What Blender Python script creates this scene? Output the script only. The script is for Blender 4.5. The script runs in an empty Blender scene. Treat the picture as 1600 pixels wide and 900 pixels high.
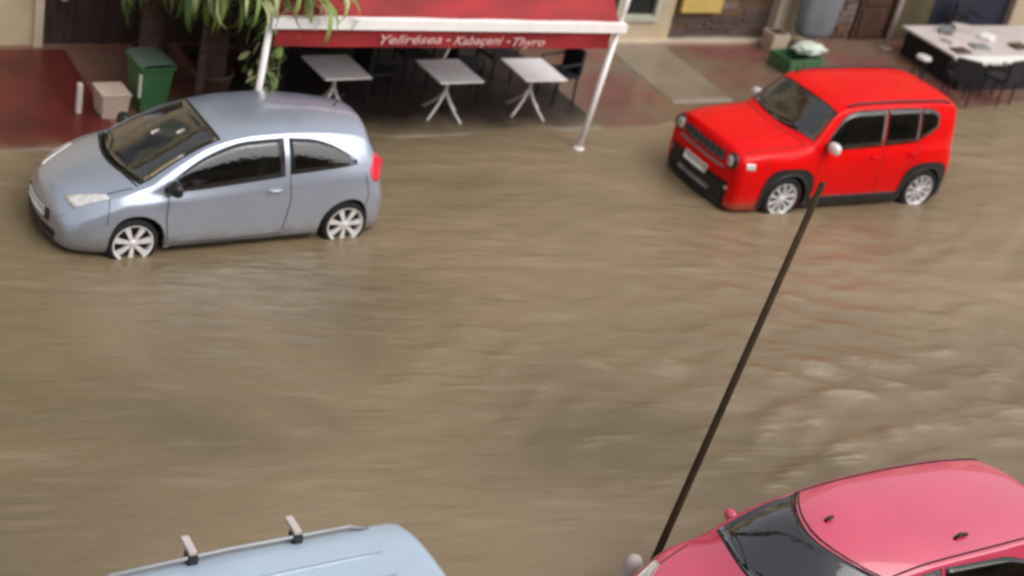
import bpy, bmesh, math, random
import numpy as np
from mathutils import Vector, Matrix
R = math.radians
random.seed(7); np.random.seed(7)
SC = bpy.context.scene; COL = SC.collection

# ------------------------------------------------------------ camera
TH, PITCH, ROLL, CAMH = R(36), .5003, -.2314, 8.587
def cam_axes():
    fwd = np.array([0, math.cos(PITCH), -math.sin(PITCH)]); right = np.array([1., 0, 0]); down = np.cross(fwd, right)
    c, s = math.cos(ROLL), math.sin(ROLL)
    M = np.array([c*right+s*down, -s*right+c*down, fwd])
    T = np.array([[math.cos(TH), math.sin(TH), 0], [-math.sin(TH), math.cos(TH), 0], [0, 0, 1]])
    return M @ T.T
_M = cam_axes()
cd = bpy.data.cameras.new('camera'); cam = bpy.data.objects.new('camera', cd); COL.objects.link(cam)
cam.matrix_world = Matrix(((_M[0][0], -_M[1][0], -_M[2][0], 0), (_M[0][1], -_M[1][1], -_M[2][1], 0), (_M[0][2], -_M[1][2], -_M[2][2], CAMH), (0, 0, 0, 1)))
cd.sensor_width = 36; cd.lens = 36*2366/1600; cd.clip_start = .1; cd.clip_end = 1000
cd.dof.use_dof = True; cd.dof.focus_distance = 12.5; cd.dof.aperture_fstop = 0.8
SC.camera = cam
# ------------------------------------------------------------ sky, sun, exposure: a wet overcast afternoon
SUN_EL, SUN_AZ = R(52), R(150)
w = bpy.data.worlds.new('World'); SC.world = w; w.use_nodes = True
nt = w.node_tree; nt.nodes.clear()
o_ = nt.nodes.new('ShaderNodeOutputWorld'); bg = nt.nodes.new('ShaderNodeBackground'); sk = nt.nodes.new('ShaderNodeTexSky')
sk.sky_type = 'NISHITA'; sk.sun_disc = False; sk.sun_elevation = SUN_EL; sk.sun_rotation = SUN_AZ
sk.air_density = 1.0; sk.dust_density = 4.0; sk.ozone_density = 1.0
hs = nt.nodes.new('ShaderNodeHueSaturation'); hs.inputs['Saturation'].default_value = .22; hs.inputs['Value'].default_value = 1.0
nt.links.new(sk.outputs[0], hs.inputs['Color']); nt.links.new(hs.outputs[0], bg.inputs[0]); nt.links.new(bg.outputs[0], o_.inputs[0])
bg.inputs[1].default_value = .15
sd = bpy.data.lights.new('sun', 'SUN'); sd.energy = 1.0; sd.angle = R(75); sd.color = (1, .97, .92)
sun = bpy.data.objects.new('sun', sd); COL.objects.link(sun)
sdir = Vector((math.sin(SUN_AZ)*math.cos(SUN_EL), math.cos(SUN_AZ)*math.cos(SUN_EL), math.sin(SUN_EL)))
sun.rotation_euler = sdir.to_track_quat('Z', 'Y').to_euler()
SC.view_settings.view_transform = 'Standard'; SC.view_settings.look = 'None'; SC.view_settings.gamma = 1; SC.view_settings.use_curve_mapping = False
SC.view_settings.exposure = 0.42
SC.cycles.filter_width = 2.7

# ------------------------------------------------------------ materials
def mat(name, col, rough=.6, metal=0, var=.12, scale=4, bump=0, bscale=40, coat=0, spec=.5, rvar=0, coat_rough=.05, stretch=(1, 1, 1), trans=0):
    m = bpy.data.materials.new(name); m.use_nodes = True; n = m.node_tree; b = n.nodes['Principled BSDF']
    tc = n.nodes.new('ShaderNodeTexCoord'); mp = n.nodes.new('ShaderNodeMapping'); mp.inputs['Scale'].default_value = stretch
    n.links.new(tc.outputs['Object'], mp.inputs[0])
    nz = n.nodes.new('ShaderNodeTexNoise'); nz.inputs['Scale'].default_value = scale; nz.inputs['Detail'].default_value = 5
    n.links.new(mp.outputs[0], nz.inputs['Vector'])
    rp = n.nodes.new('ShaderNodeValToRGB'); rp.color_ramp.elements[0].position = .3; rp.color_ramp.elements[1].position = .7
    c = col[:3]
    rp.color_ramp.elements[0].color = (*[max(0, x*(1-var)) for x in c], 1); rp.color_ramp.elements[1].color = (*[min(1, x*(1+var)) for x in c], 1)
    n.links.new(nz.outputs[0], rp.inputs[0]); n.links.new(rp.outputs[0], b.inputs['Base Color'])
    b.inputs['Roughness'].default_value = rough; b.inputs['Metallic'].default_value = metal
    b.inputs['Coat Weight'].default_value = coat; b.inputs['Coat Roughness'].default_value = coat_rough
    b.inputs['Specular IOR Level'].default_value = spec
    if rvar:
        mr = n.nodes.new('ShaderNodeMapRange'); mr.inputs[1].default_value = .35; mr.inputs[2].default_value = .65
        mr.inputs[3].default_value = max(.02, rough-rvar); mr.inputs[4].default_value = min(1, rough+rvar)
        n.links.new(nz.outputs[0], mr.inputs[0]); n.links.new(mr.outputs[0], b.inputs['Roughness'])
    if bump:
        n2 = n.nodes.new('ShaderNodeTexNoise'); n2.inputs['Scale'].default_value = bscale; n2.inputs['Detail'].default_value = 4
        n.links.new(mp.outputs[0], n2.inputs['Vector'])
        bp = n.nodes.new('ShaderNodeBump'); bp.inputs['Strength'].default_value = bump; bp.inputs['Distance'].default_value = .02
        n.links.new(n2.outputs[0], bp.inputs['Height']); n.links.new(bp.outputs[0], b.inputs['Normal'])
    return m

def water_mat():
    m = bpy.data.materials.new('muddy_water'); m.use_nodes = True; n = m.node_tree; b = n.nodes['Principled BSDF']; L = n.links.new
    tc = n.nodes.new('ShaderNodeTexCoord')
    def noise(sc, stretch, detail=4, dist=0, rot=.22, loc=(0, 0, 0)):
        m0 = n.nodes.new('ShaderNodeMapping'); m0.inputs['Rotation'].default_value = (0, 0, rot); L(tc.outputs['Object'], m0.inputs[0])
        mp = n.nodes.new('ShaderNodeMapping'); mp.inputs['Scale'].default_value = stretch; mp.inputs['Location'].default_value = loc
        L(m0.outputs[0], mp.inputs[0]); z = n.nodes.new('ShaderNodeTexNoise')
        z.inputs['Scale'].default_value = sc; z.inputs['Detail'].default_value = detail; z.inputs['Distortion'].default_value = dist
        L(mp.outputs[0], z.inputs['Vector']); return z
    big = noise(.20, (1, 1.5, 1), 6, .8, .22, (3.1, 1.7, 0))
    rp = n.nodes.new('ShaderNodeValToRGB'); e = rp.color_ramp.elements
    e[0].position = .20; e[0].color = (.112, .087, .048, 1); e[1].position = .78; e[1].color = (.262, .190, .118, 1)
    # reflections of the surroundings put into the colour, paler down the street
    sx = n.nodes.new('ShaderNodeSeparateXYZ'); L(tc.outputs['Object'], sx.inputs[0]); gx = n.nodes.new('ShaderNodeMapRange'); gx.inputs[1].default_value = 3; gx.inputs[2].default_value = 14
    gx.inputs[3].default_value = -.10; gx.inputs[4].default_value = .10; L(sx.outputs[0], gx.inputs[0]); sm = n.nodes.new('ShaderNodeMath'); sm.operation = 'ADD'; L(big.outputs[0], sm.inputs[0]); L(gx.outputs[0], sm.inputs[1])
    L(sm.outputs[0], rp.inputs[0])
    # pale silt streaks along the current, partly sky glints put into the colour
    st = noise(1.3, (.6, 3.2, 1), 4, .5, .22); rs = n.nodes.new('ShaderNodeMapRange')
    rs.inputs[1].default_value = .56; rs.inputs[2].default_value = .78; rs.inputs[3].default_value = 0; rs.inputs[4].default_value = .45
    L(st.outputs[0], rs.inputs[0])
    mx = n.nodes.new('ShaderNodeMix'); mx.data_type = 'RGBA'; L(rs.outputs[0], mx.inputs[0]); L(rp.outputs[0], mx.inputs[6]); mx.inputs[7].default_value = (.31, .24, .17, 1)
    # sky glints on the wave crests, painted in as a frothy colour
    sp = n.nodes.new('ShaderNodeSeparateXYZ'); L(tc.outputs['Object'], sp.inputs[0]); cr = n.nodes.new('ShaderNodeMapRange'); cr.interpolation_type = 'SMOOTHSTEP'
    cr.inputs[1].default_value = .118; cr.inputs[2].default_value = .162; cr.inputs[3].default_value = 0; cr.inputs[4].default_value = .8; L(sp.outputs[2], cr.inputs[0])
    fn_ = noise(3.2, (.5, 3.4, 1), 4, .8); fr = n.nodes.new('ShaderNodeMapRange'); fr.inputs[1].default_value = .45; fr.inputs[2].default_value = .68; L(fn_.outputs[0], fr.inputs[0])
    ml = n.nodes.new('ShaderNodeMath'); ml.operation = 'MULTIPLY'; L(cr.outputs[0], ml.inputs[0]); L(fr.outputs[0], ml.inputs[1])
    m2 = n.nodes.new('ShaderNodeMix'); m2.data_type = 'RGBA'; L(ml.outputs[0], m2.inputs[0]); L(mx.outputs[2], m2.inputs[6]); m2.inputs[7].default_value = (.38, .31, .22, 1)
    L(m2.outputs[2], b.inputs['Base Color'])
    b.inputs['Roughness'].default_value = .21; b.inputs['IOR'].default_value = 1.40; b.inputs['Specular IOR Level'].default_value = .5
    f1 = noise(3.4, (.6, 2.1, 1), 4, .5); f2 = noise(14, (.7, 1.5, 1), 3, .3)
    ad = n.nodes.new('ShaderNodeMath'); ad.operation = 'MULTIPLY_ADD'; L(f2.outputs[0], ad.inputs[0]); ad.inputs[1].default_value = .10; L(f1.outputs[0], ad.inputs[2])
    bp = n.nodes.new('ShaderNodeBump'); bp.inputs['Strength'].default_value = .6; bp.inputs['Distance'].default_value = .05
    L(ad.outputs[0], bp.inputs['Height']); L(bp.outputs[0], b.inputs['Normal'])
    return m

def mud_film(m, y0, y1, axis=1, amt=.92):
    # silt left by the flood, thickest at the kerb and patchy above it
    n = m.node_tree; b = n.nodes['Principled BSDF']; L = n.links.new; src = b.inputs['Base Color'].links[0].from_socket
    tc = n.nodes.new('ShaderNodeTexCoord'); sx = n.nodes.new('ShaderNodeSeparateXYZ'); L(tc.outputs['Object'], sx.inputs[0])
    nz = n.nodes.new('ShaderNodeTexNoise'); nz.inputs['Scale'].default_value = 1.4 if axis == 1 else 5; nz.inputs['Detail'].default_value = 6; L(tc.outputs['Object'], nz.inputs['Vector'])
    ad = n.nodes.new('ShaderNodeMath'); ad.operation = 'MULTIPLY_ADD'; ad.inputs[1].default_value = 1.4 if axis == 1 else .3; L(nz.outputs[0], ad.inputs[0]); L(sx.outputs[axis], ad.inputs[2])
    mr = n.nodes.new('ShaderNodeMapRange'); mr.interpolation_type = 'SMOOTHSTEP'; mr.inputs[1].default_value = y0+.7; mr.inputs[2].default_value = y1+.7; mr.inputs[3].default_value = amt; mr.inputs[4].default_value = .0; L(ad.outputs[0], mr.inputs[0])
    mx = n.nodes.new('ShaderNodeMix'); mx.data_type = 'RGBA'; L(mr.outputs[0], mx.inputs[0]); L(src, mx.inputs[6]); mx.inputs[7].default_value = (.17, .125, .075, 1); L(mx.outputs[2], b.inputs['Base Color'])
    return m
def pavement_mat():
    m = bpy.data.materials.new('wet_tile'); m.use_nodes = True; n = m.node_tree; b = n.nodes['Principled BSDF']; L = n.links.new
    tc = n.nodes.new('ShaderNodeTexCoord')
    br = n.nodes.new('ShaderNodeTexBrick'); br.inputs['Scale'].default_value = 1; br.inputs['Brick Width'].default_value = .2; br.inputs['Row Height'].default_value = .2
    br.offset = 0; br.inputs['Mortar Size'].default_value = .006
    br.inputs['Color1'].default_value = (.15, .060, .046, 1); br.inputs['Color2'].default_value = (.19, .072, .056, 1); br.inputs['Mortar'].default_value = (.10, .07, .055, 1)
    L(tc.outputs['Object'], br.inputs['Vector'])
    nz = n.nodes.new('ShaderNodeTexNoise'); nz.inputs['Scale'].default_value = .9; nz.inputs['Detail'].default_value = 5; L(tc.outputs['Object'], nz.inputs['Vector'])
    mr = n.nodes.new('ShaderNodeMapRange'); mr.inputs[1].default_value = .42; mr.inputs[2].default_value = .68; L(nz.outputs[0], mr.inputs[0])
    mx = n.nodes.new('ShaderNodeMix'); mx.data_type = 'RGBA'; L(mr.outputs[0], mx.inputs[0]); L(br.outputs[0], mx.inputs[6]); mx.inputs[7].default_value = (.15, .115, .075, 1)
    L(mx.outputs[2], b.inputs['Base Color']); b.inputs['Roughness'].default_value = .22
    n2 = n.nodes.new('ShaderNodeTexNoise'); n2.inputs['Scale'].default_value = 6; L(tc.outputs['Object'], n2.inputs['Vector'])
    bp = n.nodes.new('ShaderNodeBump'); bp.inputs['Strength'].default_value = .3; bp.inputs['Distance'].default_value = .02; L(n2.outputs[0], bp.inputs['Height']); L(bp.outputs[0], b.inputs['Normal'])
    return m

def tinted_glass(name, tint, ior=1.5, rough=.03, k=1.5):
    m = bpy.data.materials.new(name); m.use_nodes = True; n = m.node_tree; n.nodes.clear(); L = n.links.new
    o = n.nodes.new('ShaderNodeOutputMaterial'); mx = n.nodes.new('ShaderNodeMixShader'); t = n.nodes.new('ShaderNodeBsdfTransparent'); g = n.nodes.new('ShaderNodeBsdfGlossy'); f = n.nodes.new('ShaderNodeFresnel')
    t.inputs[0].default_value = (*tint, 1); g.inputs['Roughness'].default_value = rough; f.inputs[0].default_value = ior
    ad = n.nodes.new('ShaderNodeMath'); ad.operation = 'MULTIPLY_ADD'; ad.inputs[1].default_value = k; ad.inputs[2].default_value = .02; L(f.outputs[0], ad.inputs[0])
    tc = n.nodes.new('ShaderNodeTexCoord'); nz = n.nodes.new('ShaderNodeTexNoise'); nz.inputs['Scale'].default_value = 28; L(tc.outputs['Object'], nz.inputs['Vector'])
    bp = n.nodes.new('ShaderNodeBump'); bp.inputs['Strength'].default_value = .12; bp.inputs['Distance'].default_value = .01; L(nz.outputs[0], bp.inputs['Height']); L(bp.outputs[0], g.inputs['Normal'])
    L(ad.outputs[0], mx.inputs[0]); L(t.outputs[0], mx.inputs[1]); L(g.outputs[0], mx.inputs[2]); L(mx.outputs[0], o.inputs[0]); return m
MT = dict(
    cglass=tinted_glass('car_glass', (.30, .38, .40)), wglass=tinted_glass('windscreen_glass', (.60, .72, .72), 1.65, k=2.8),
    seatc=mat('seat_cloth', (.05, .05, .055), .8), dash=mat('dashboard', (.03, .032, .034), .6),
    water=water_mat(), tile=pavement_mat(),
    asphalt=mat('asphalt', (.05, .05, .048), .8, bump=.4),
    concrete=mat('wet_concrete', (.20, .16, .12), .3, var=.15, scale=2, bump=.15),
    deck=mat('shaded_deck', (.022, .016, .014), .35, var=.4, scale=3, bump=.2),  # awning shade and its dark reflection put into the deck colour
    redmat=mat('red_floor', (.085, .012, .009), .35, var=.3, scale=2),
    silver=mat('silver_paint', (.40, .445, .54), .30, .6, .03, 2, coat=.9, coat_rough=.06),
    red=mat('red_paint', (.70, .0015, .002), .38, 0, .05, 2, coat=.2, coat_rough=.08, spec=.1),
    pink=mat('pink_paint', (.66, .050, .115), .34, 0, .08, 1.5, coat=1, coat_rough=.08),
    paleblue=mat('pale_blue_paint', (.40, .49, .58), .4, .1, .06, 2, coat=.5, coat_rough=.12),
    glass=mat('car_glass', (.008, .014, .014), .06, 0, .2, 3, spec=.55),
    glass_l=mat('wet_windscreen_glass', (.035, .055, .06), .10, 0, .5, 2.5, spec=.9, bump=.05, bscale=30),
    blk=mat('black_plastic', (.012, .012, .013), .45, var=.3), seam=mat('seam', (.01, .01, .01), .7),
    rubber=mat('tyre_rubber', (.006, .006, .007), .8, bump=.2), rim=mat('rim_metal', (.74, .72, .71), .35, .2, .08, 6, coat=.3),
    lamp=mat('lamp_glass', (.72, .70, .66), .12, .3, .2, 20, coat=1), tail=mat('tail_lamp', (.75, .015, .05), .15, 0, .2, 20, coat=1),
    plate=mat('plate_white', (.75, .75, .72), .4), chrome=mat('chrome', (.6, .6, .6), .15, .9), gmetal=mat('grey_metal', (.30, .31, .32), .4, .4),
    whitem=mat('white_metal', (.88, .84, .81), .4, var=.06), palem=mat('pale_metal', (.62, .58, .56), .4, .1, .12, 5),
    tabletop=mat('table_top', (.92, .88, .89), .45, 0, .1, 5, coat=.3), awning=mat('red_canvas', (.27, .012, .014), .75, 0, .30, 1.3, bump=.15, bscale=12, stretch=(1, 1, 3)),
    print_=mat('white_print', (.66, .40, .38), .7, var=.05), wicker=mat('dark_wicker', (.008, .007, .010), .6, bump=.4),
    cream=mat('cream_plaster', (.42, .34, .22), .8, 0, .12, 1.2, bump=.1), tan=mat('tan_plaster', (.44, .35, .23), .8, 0, .15, 1.5, bump=.1),
    darkwood=mat('dark_timber', (.035, .02, .015), .6, 0, .4, 3, stretch=(6, 6, .6), bump=.2), brown=mat('brown_timber', (.07, .032, .02), .55, 0, .4, 3, stretch=(6, 6, .6)),
    ledge=mat('pale_stone', (.50, .40, .30), .5, 0, .12, 2, bump=.1), joint=mat('stone_joint', (.34, .28, .24), .8),
    st1=mat('brown_stone', (.085, .055, .045), .6, 0, .35, 5, bump=.5, bscale=15), st2=mat('mauve_stone', (.15, .105, .095), .6, 0, .3, 5, bump=.5, bscale=15), st3=mat('rust_stone', (.11, .06, .03), .6, 0, .3, 5, bump=.5, bscale=15),
    ochre=mat('ochre_panel', (.52, .36, .10), .6, 0, .1, 2), pframe=mat('pale_frame', (.42, .42, .33), .5), pane=mat('window_pane', (.008, .009, .012), .05, spec=.6),
    upane=mat('upper_pane', (.03, .035, .04), .08), shutter=mat('shutter', (.10, .14, .10), .6),
    bin=mat('green_plastic', (.04, .14, .055), .4, 0, .12, 3), binlid=mat('grey_green_plastic', (.085, .125, .095), .5, 0, .15, 3),
    box=mat('beige_card', (.48, .37, .30), .8, 0, .1, 3), bark=mat('bark', (.075, .042, .03), .85, 0, .4, 6, bump=.6, stretch=(1, 1, 3)),
    pot=mat('brown_pot', (.09, .045, .035), .6, 0, .2, 3), soil=mat('soil', (.03, .02, .015), .9),
    leaf=mat('leaf', (.16, .23, .05), .42, 0, .35, 3), leaf2=mat('leaf_pale', (.36, .38, .17), .45, 0, .25, 3), leaf3=mat('leaf_dark', (.06, .10, .025), .45, 0, .35, 3),
    stem=mat('stem', (.14, .16, .06), .6), greyc=mat('grey_cloth', (.15, .16, .175), .75, 0, .1, 2, bump=.3, bscale=6), fringe=mat('dark_cloth', (.03, .03, .04), .8),
    crate=mat('crate_green', (.05, .12, .05), .5, 0, .25, 4), bag=mat('white_bag', (.50, .55, .47), .4, 0, .15, 4, bump=.4, bscale=8),
    pole=mat('rusty_pole', (.030, .014, .003), .9, 0, .5, 5, bump=.3, bscale=30), navy=mat('navy_cloth', (.012, .012, .03), .7), olive=mat('olive_plaster', (.075, .055, .025), .7, 0, .3, 2),
    linen=mat('linen', (.50, .43, .41), .6, 0, .1, 3), white=mat('white_top', (.80, .78, .75), .4, 0, .04, 3),
)

MT['pink'].node_tree.nodes['Principled BSDF'].inputs['Coat IOR'].default_value = 2.0
MT['silver'].node_tree.nodes['Principled BSDF'].inputs['Coat IOR'].default_value = 1.7
mud_film(MT['tile'], 15.9, 17.1); mud_film(MT['concrete'], 16.6, 18.2); mud_film(MT['deck'], 16.2, 17.2); mud_film(MT['redmat'], 16.0, 17.0)  # on the deck the film also fades out the painted shade
for k_ in ('silver', 'red', 'pink', 'paleblue'): mud_film(MT[k_], .22-.55, .42-.55, axis=2, amt=.55)

# ------------------------------------------------------------ object helpers
def setp(o, **k):
    for a, b in k.items():
        if b: o[a] = b
    return o
def mesh_obj(name, V, F, m, parent=None, smooth=False, **k):
    me = bpy.data.meshes.new(name); me.from_pydata([tuple(v) for v in V], [], [tuple(f) for f in F]); me.update()
    if smooth: me.polygons.foreach_set('use_smooth', [True]*len(me.polygons))
    if m: me.materials.append(m if not isinstance(m, str) else MT[m])
    o = bpy.data.objects.new(name, me); COL.objects.link(o)
    if parent: o.parent = parent
    return setp(o, **k)
def empty(name, loc, rz=0, **k):
    o = bpy.data.objects.new(name, None); COL.objects.link(o); o.location = loc; o.rotation_euler = (0, 0, rz); o.empty_display_size = .2
    return setp(o, **k)
def copy_tree(o, parent=None):
    c = o.copy(); COL.objects.link(c)
    if parent: c.parent = parent
    for ch in list(o.children): copy_tree(ch, c)
    return c
class MB:
    def __init__(s): s.V = []; s.F = []
    def add(s, V, F):
        n = len(s.V); s.V += [tuple(v) for v in V]; s.F += [tuple(i+n for i in f) for f in F]; return s
    def box(s, a, b, bev=0):
        x0, y0, z0 = a; x1, y1, z1 = b
        if bev <= 0:
            return s.add([(x0, y0, z0), (x1, y0, z0), (x1, y1, z0), (x0, y1, z0), (x0, y0, z1), (x1, y0, z1), (x1, y1, z1), (x0, y1, z1)],
                [(0, 3, 2, 1), (4, 5, 6, 7), (0, 1, 5, 4), (1, 2, 6, 5), (2, 3, 7, 6), (3, 0, 4, 7)])
        bm = bmesh.new(); bmesh.ops.create_cube(bm, size=1)
        for v in bm.verts: v.co = Vector(((x0+x1)/2+v.co.x*(x1-x0), (y0+y1)/2+v.co.y*(y1-y0), (z0+z1)/2+v.co.z*(z1-z0)))
        bmesh.ops.bevel(bm, geom=bm.edges[:], offset=bev, segments=2, affect='EDGES', profile=.7)
        bm.verts.index_update(); V = [v.co[:] for v in bm.verts]; F = [[v.index for v in f.verts] for f in bm.faces]; bm.free()
        return s.add(V, F)
    def tube(s, pts, r, n=10, cap=True):
        pts = [Vector(p) for p in pts]; rs = r if isinstance(r, (list, tuple)) else [r]*len(pts); V = []; F = []
        up = Vector((0, 0, 1)); 
        for i, p in enumerate(pts):
            d = (pts[min(i+1, len(pts)-1)]-pts[max(i-1, 0)]).normalized()
            a = d.cross(up); a = a.normalized() if a.length > 1e-3 else Vector((1, 0, 0)); b = d.cross(a)
            for k in range(n):
                t = 2*math.pi*k/n; V.append(p+rs[i]*(math.cos(t)*a+math.sin(t)*b))
        for i in range(len(pts)-1):
            for k in range(n):
                k2 = (k+1) % n; F.append((i*n+k, i*n+k2, (i+1)*n+k2, (i+1)*n+k))
        if cap: F.append(tuple(range(n))[::-1]); F.append(tuple((len(pts)-1)*n+k for k in range(n)))
        return s.add(V, F)
    def lathe(s, prof, n=32, axis='z', c=(0, 0, 0)):
        V = []; F = []
        for r, h in prof:
            for k in range(n):
                t = 2*math.pi*k/n; x, y = r*math.cos(t), r*math.sin(t)
                V.append((c[0]+x, c[1]+y, c[2]+h) if axis == 'z' else (c[0]+x, c[1]+h, c[2]+y))
        for i in range(len(prof)-1):
            for k in range(n):
                k2 = (k+1) % n; F.append((i*n+k, i*n+k2, (i+1)*n+k2, (i+1)*n+k))
        return s.add(V, F)
    def build(s, name, m, parent=None, smooth=False, **k): return mesh_obj(name, s.V, s.F, m, parent, smooth, **k)
def box(name, a, b, m, parent=None, bev=0, **k): return MB().box(a, b, bev).build(name, m, parent, **k)

# ------------------------------------------------------------ the setting
NX = np.concatenate([np.linspace(-60, -1, 30), np.linspace(-.9, 28, 620), np.linspace(28.5, 90, 30)])
NY = np.concatenate([np.linspace(-.4, 4.5, 12), np.linspace(4.55, 17.2, 400)])
X, Y = np.meshgrid(NX, NY, indexing='ij')
rng = np.random.RandomState(3)
wx = X+.35*np.sin(Y*.9+X*.21)+.2*np.sin(Y*2.3-X*.4); wy = Y+.30*np.sin(X*.7+Y*.3)+.14*np.sin(X*1.9+1.3)
H = np.zeros_like(X)
for i in range(60):
    lam = rng.uniform(.24, .80); a = rng.normal(math.pi/2-.22, .50); k = 2*math.pi/lam
    H += lam**1.1*np.sin(k*(math.cos(a)*wx+math.sin(a)*wy)+rng.uniform(0, 6.28))
H /= H.std()
def sstep(t): t = np.clip(t, 0, 1); return t*t*(3-2*t)
ampl = .0030+.0120*sstep((X-6)/6)*sstep((14-Y)/4.5)+.0030*sstep((X-6.5)/3)
patch = .8+.2*np.sin(X*.8+Y*.5)*np.sin(Y*1.1-X*.3+1)
Hz = .12+H*ampl*patch*(1-.85*sstep((Y-15.4)/1.2))
ni, nj = X.shape; idx = np.arange(ni*nj).reshape(ni, nj)
quads = np.stack([idx[:-1, :-1], idx[1:, :-1], idx[1:, 1:], idx[:-1, 1:]], -1).reshape(-1, 4)
def np_mesh(name, V, Q, m, **k):
    me = bpy.data.meshes.new(name); me.vertices.add(len(V)); me.vertices.foreach_set('co', V.astype(np.float32).ravel())
    me.loops.add(Q.size); me.loops.foreach_set('vertex_index', Q.astype(np.int32).ravel())
    me.polygons.add(len(Q)); me.polygons.foreach_set('loop_start', np.arange(0, Q.size, 4, dtype=np.int32)); me.polygons.foreach_set('loop_total', np.full(len(Q), 4, dtype=np.int32))
    me.polygons.foreach_set('use_smooth', np.ones(len(Q), bool)); me.update(calc_edges=True); me.materials.append(MT[m])
    o = bpy.data.objects.new(name, me); COL.objects.link(o); return setp(o, **k)
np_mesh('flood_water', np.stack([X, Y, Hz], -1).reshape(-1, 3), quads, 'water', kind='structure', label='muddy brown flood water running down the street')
box('road', (-60, -.5, -.3), (90, 16, 0), 'asphalt', kind='structure')
# ground beyond the block
box('ground', (-200, -200, -.6), (250, 250, -.31), 'asphalt', kind='structure')
# far pavement, sloping up to the shops so that the water laps over its kerb
def pave_z(y, x=None): return .090+.036*(y-16)+(0 if x is None else .004+.005*math.sin(1.7*x+.6*y)+.004*math.sin(.6*x-2*y+1))
def pave(name, x0, x1, y0, y1, m, dz=0, **k):
    ys = np.linspace(y0, y1, max(2, int((y1-y0)/.2))); xs = np.unique(np.concatenate([[x0, x1], np.arange(max(x0, -2), min(x1, 30), .3)])); V = []; F = []; n = len(ys)
    for x in xs:
        for y in ys: V.append((x, y, pave_z(y, x)+dz))
        V.append((x, y0, -.3))
    for i in range(len(xs)-1):
        a, b = i*(n+1), (i+1)*(n+1)
        for j in range(n-1): F.append((a+j, b+j, b+j+1, a+j+1))
        F.append((a+n, b+n, b, a))
    return mesh_obj(name, V, F, m, smooth=True, **k)
pave('pavement', -60, 90, 16, 19.5, 'tile', kind='structure')
pave('pavement_slab', 14.75, 15.95, 17.2, 19.44, 'concrete', .006, kind='structure', label='pale concrete slab in the pavement by the window')
pave('terrace_floor', 7.4, 12.9, 16.45, 19.44, 'deck', .01, kind='structure', label='terrace floor under the red awning, coloured dark for its shade')
pave('red_floor', 3.2, 5.75, 16.5, 19.3, 'redmat', .008, kind='structure', label='dark red painted floor at the left')

# ------------------------------------------------------------ shop building across the street
WY = 19.45
B = empty('shop_building', (14, WY, 0), label='cream and brown shop building behind the awning and red car', category='building')
def P(name, a, b, m, bev=0, par=None, **k):
    o = box(name, tuple(np.subtract(a, (14, WY, 0))), tuple(np.subtract(b, (14, WY, 0))), m, par or B, bev, **k); return o
T0, T1 = WY, WY+.35
P('wall', (-14, T0, 0), (5.35, T1, 3.2), 'tan')
P('door_frame', (5.35, T0-.06, 0), (5.47, T1, 2.3), 'ledge')
P('wall', (5.47, T0+.1, 0), (14.1, T1, 3.2), 'darkwood')
for i in range(20):   # timber boards of the shopfront
    x = 5.5+i*.43; P('board', (x, T0+.06, .16), (x+.41, T0+.102, 2.9), 'darkwood', .008)
P('wall', (14.1, T0, 0), (16.12, T1, .60), 'tan')
P('wall', (15.80, T0+.002, .60), (16.12, T1, 3.2), 'tan'); P('wall', (14.1, T0, 2.3), (15.80, T1, 3.2), 'tan')
wf = MB()
for a, b in (((14.1, T0-.05, .60), (15.80, T0+.12, .70)), ((14.1, T0-.05, 2.2), (15.80, T0+.12, 2.3)), ((14.1, T0-.05, .70), (14.2, T0+.12, 2.2)), ((15.70, T0-.05, .70), (15.80, T0+.12, 2.2)), ((14.92, T0-.03, .70), (15.0, T0+.1, 2.2))):
    wf.box(tuple(np.subtract(a, (14, WY, 0))), tuple(np.subtract(b, (14, WY, 0))))
wfo = wf.build('window', 'pframe', B, label='shop window with pale frame')
P('pane', (14.2, T0+.04, .70), (14.92, T0+.05, 2.2), 'pane', par=wfo); P('pane', (15.0, T0+.04, .70), (15.70, T0+.05, 2.2), 'pane', par=wfo)
P('ledge', (14.1, T0-.09, .10), (18.45, T0+.02, .27), 'ledge', .012)
P('wall', (16.12, T0+.12, .0), (20.45, T1, 3.2), 'joint')
def stones(x0, x1, z0, z1, depth, wmin, wmax):
    z = z0
    while z < z1-.02:
        hh = random.uniform(.10, .17); hh = min(hh, z1-z); x = x0
        while x < x1-.02:
            ww = min(random.uniform(wmin, wmax), x1-x)
            if x1-x-ww < .12: ww = x1-x
            d = random.uniform(.02, .06)
            P('stone', (x+.012, T0+depth-d, z+.012), (x+ww-.012, T0+depth+.02, z+hh-.010), random.choice(['st1', 'st1', 'st2', 'st3']), .012); x += ww
        z += hh
stones(16.14, 18.36, .28, 1.7, .12, .35, 1.0); stones(19.72, 20.42, .12, 1.7, .12, .2, .45)
P('sill_panel', (16.25, T0-.04, .76), (17.12, T0+.055, 1.5), 'ochre', .01, label='yellow ochre panel on the stone front')
P('pier', (18.36, T0-.12, .08), (18.62, T0+.1, 3.2), 'ledge', .02)
P('wall', (18.62, T0+.05, 0), (19.70, T0+.12, 3.2), 'tan')
dr = P('door', (20.5, T0+.08, .12), (21.3, T0+.14, 2.2), 'brown', .01)
for k in range(3): P('door_panel', (20.6, T0+.05, .25+k*.65), (21.2, T0+.09, .8+k*.65), 'brown', .015, par=dr)
P('wall', (20.45, T0+.15, 0), (21.35, T1, 3.2), 'brown')
P('wall', (21.35, T0, 0), (22.3, T1, 3.2), 'olive'); P('wall', (22.3, T0+.15, 0), (24.6, T1, 3.2), 'navy'); P('wall', (24.6, T0, 0), (42, T1, 3.2), 'tan')
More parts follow.
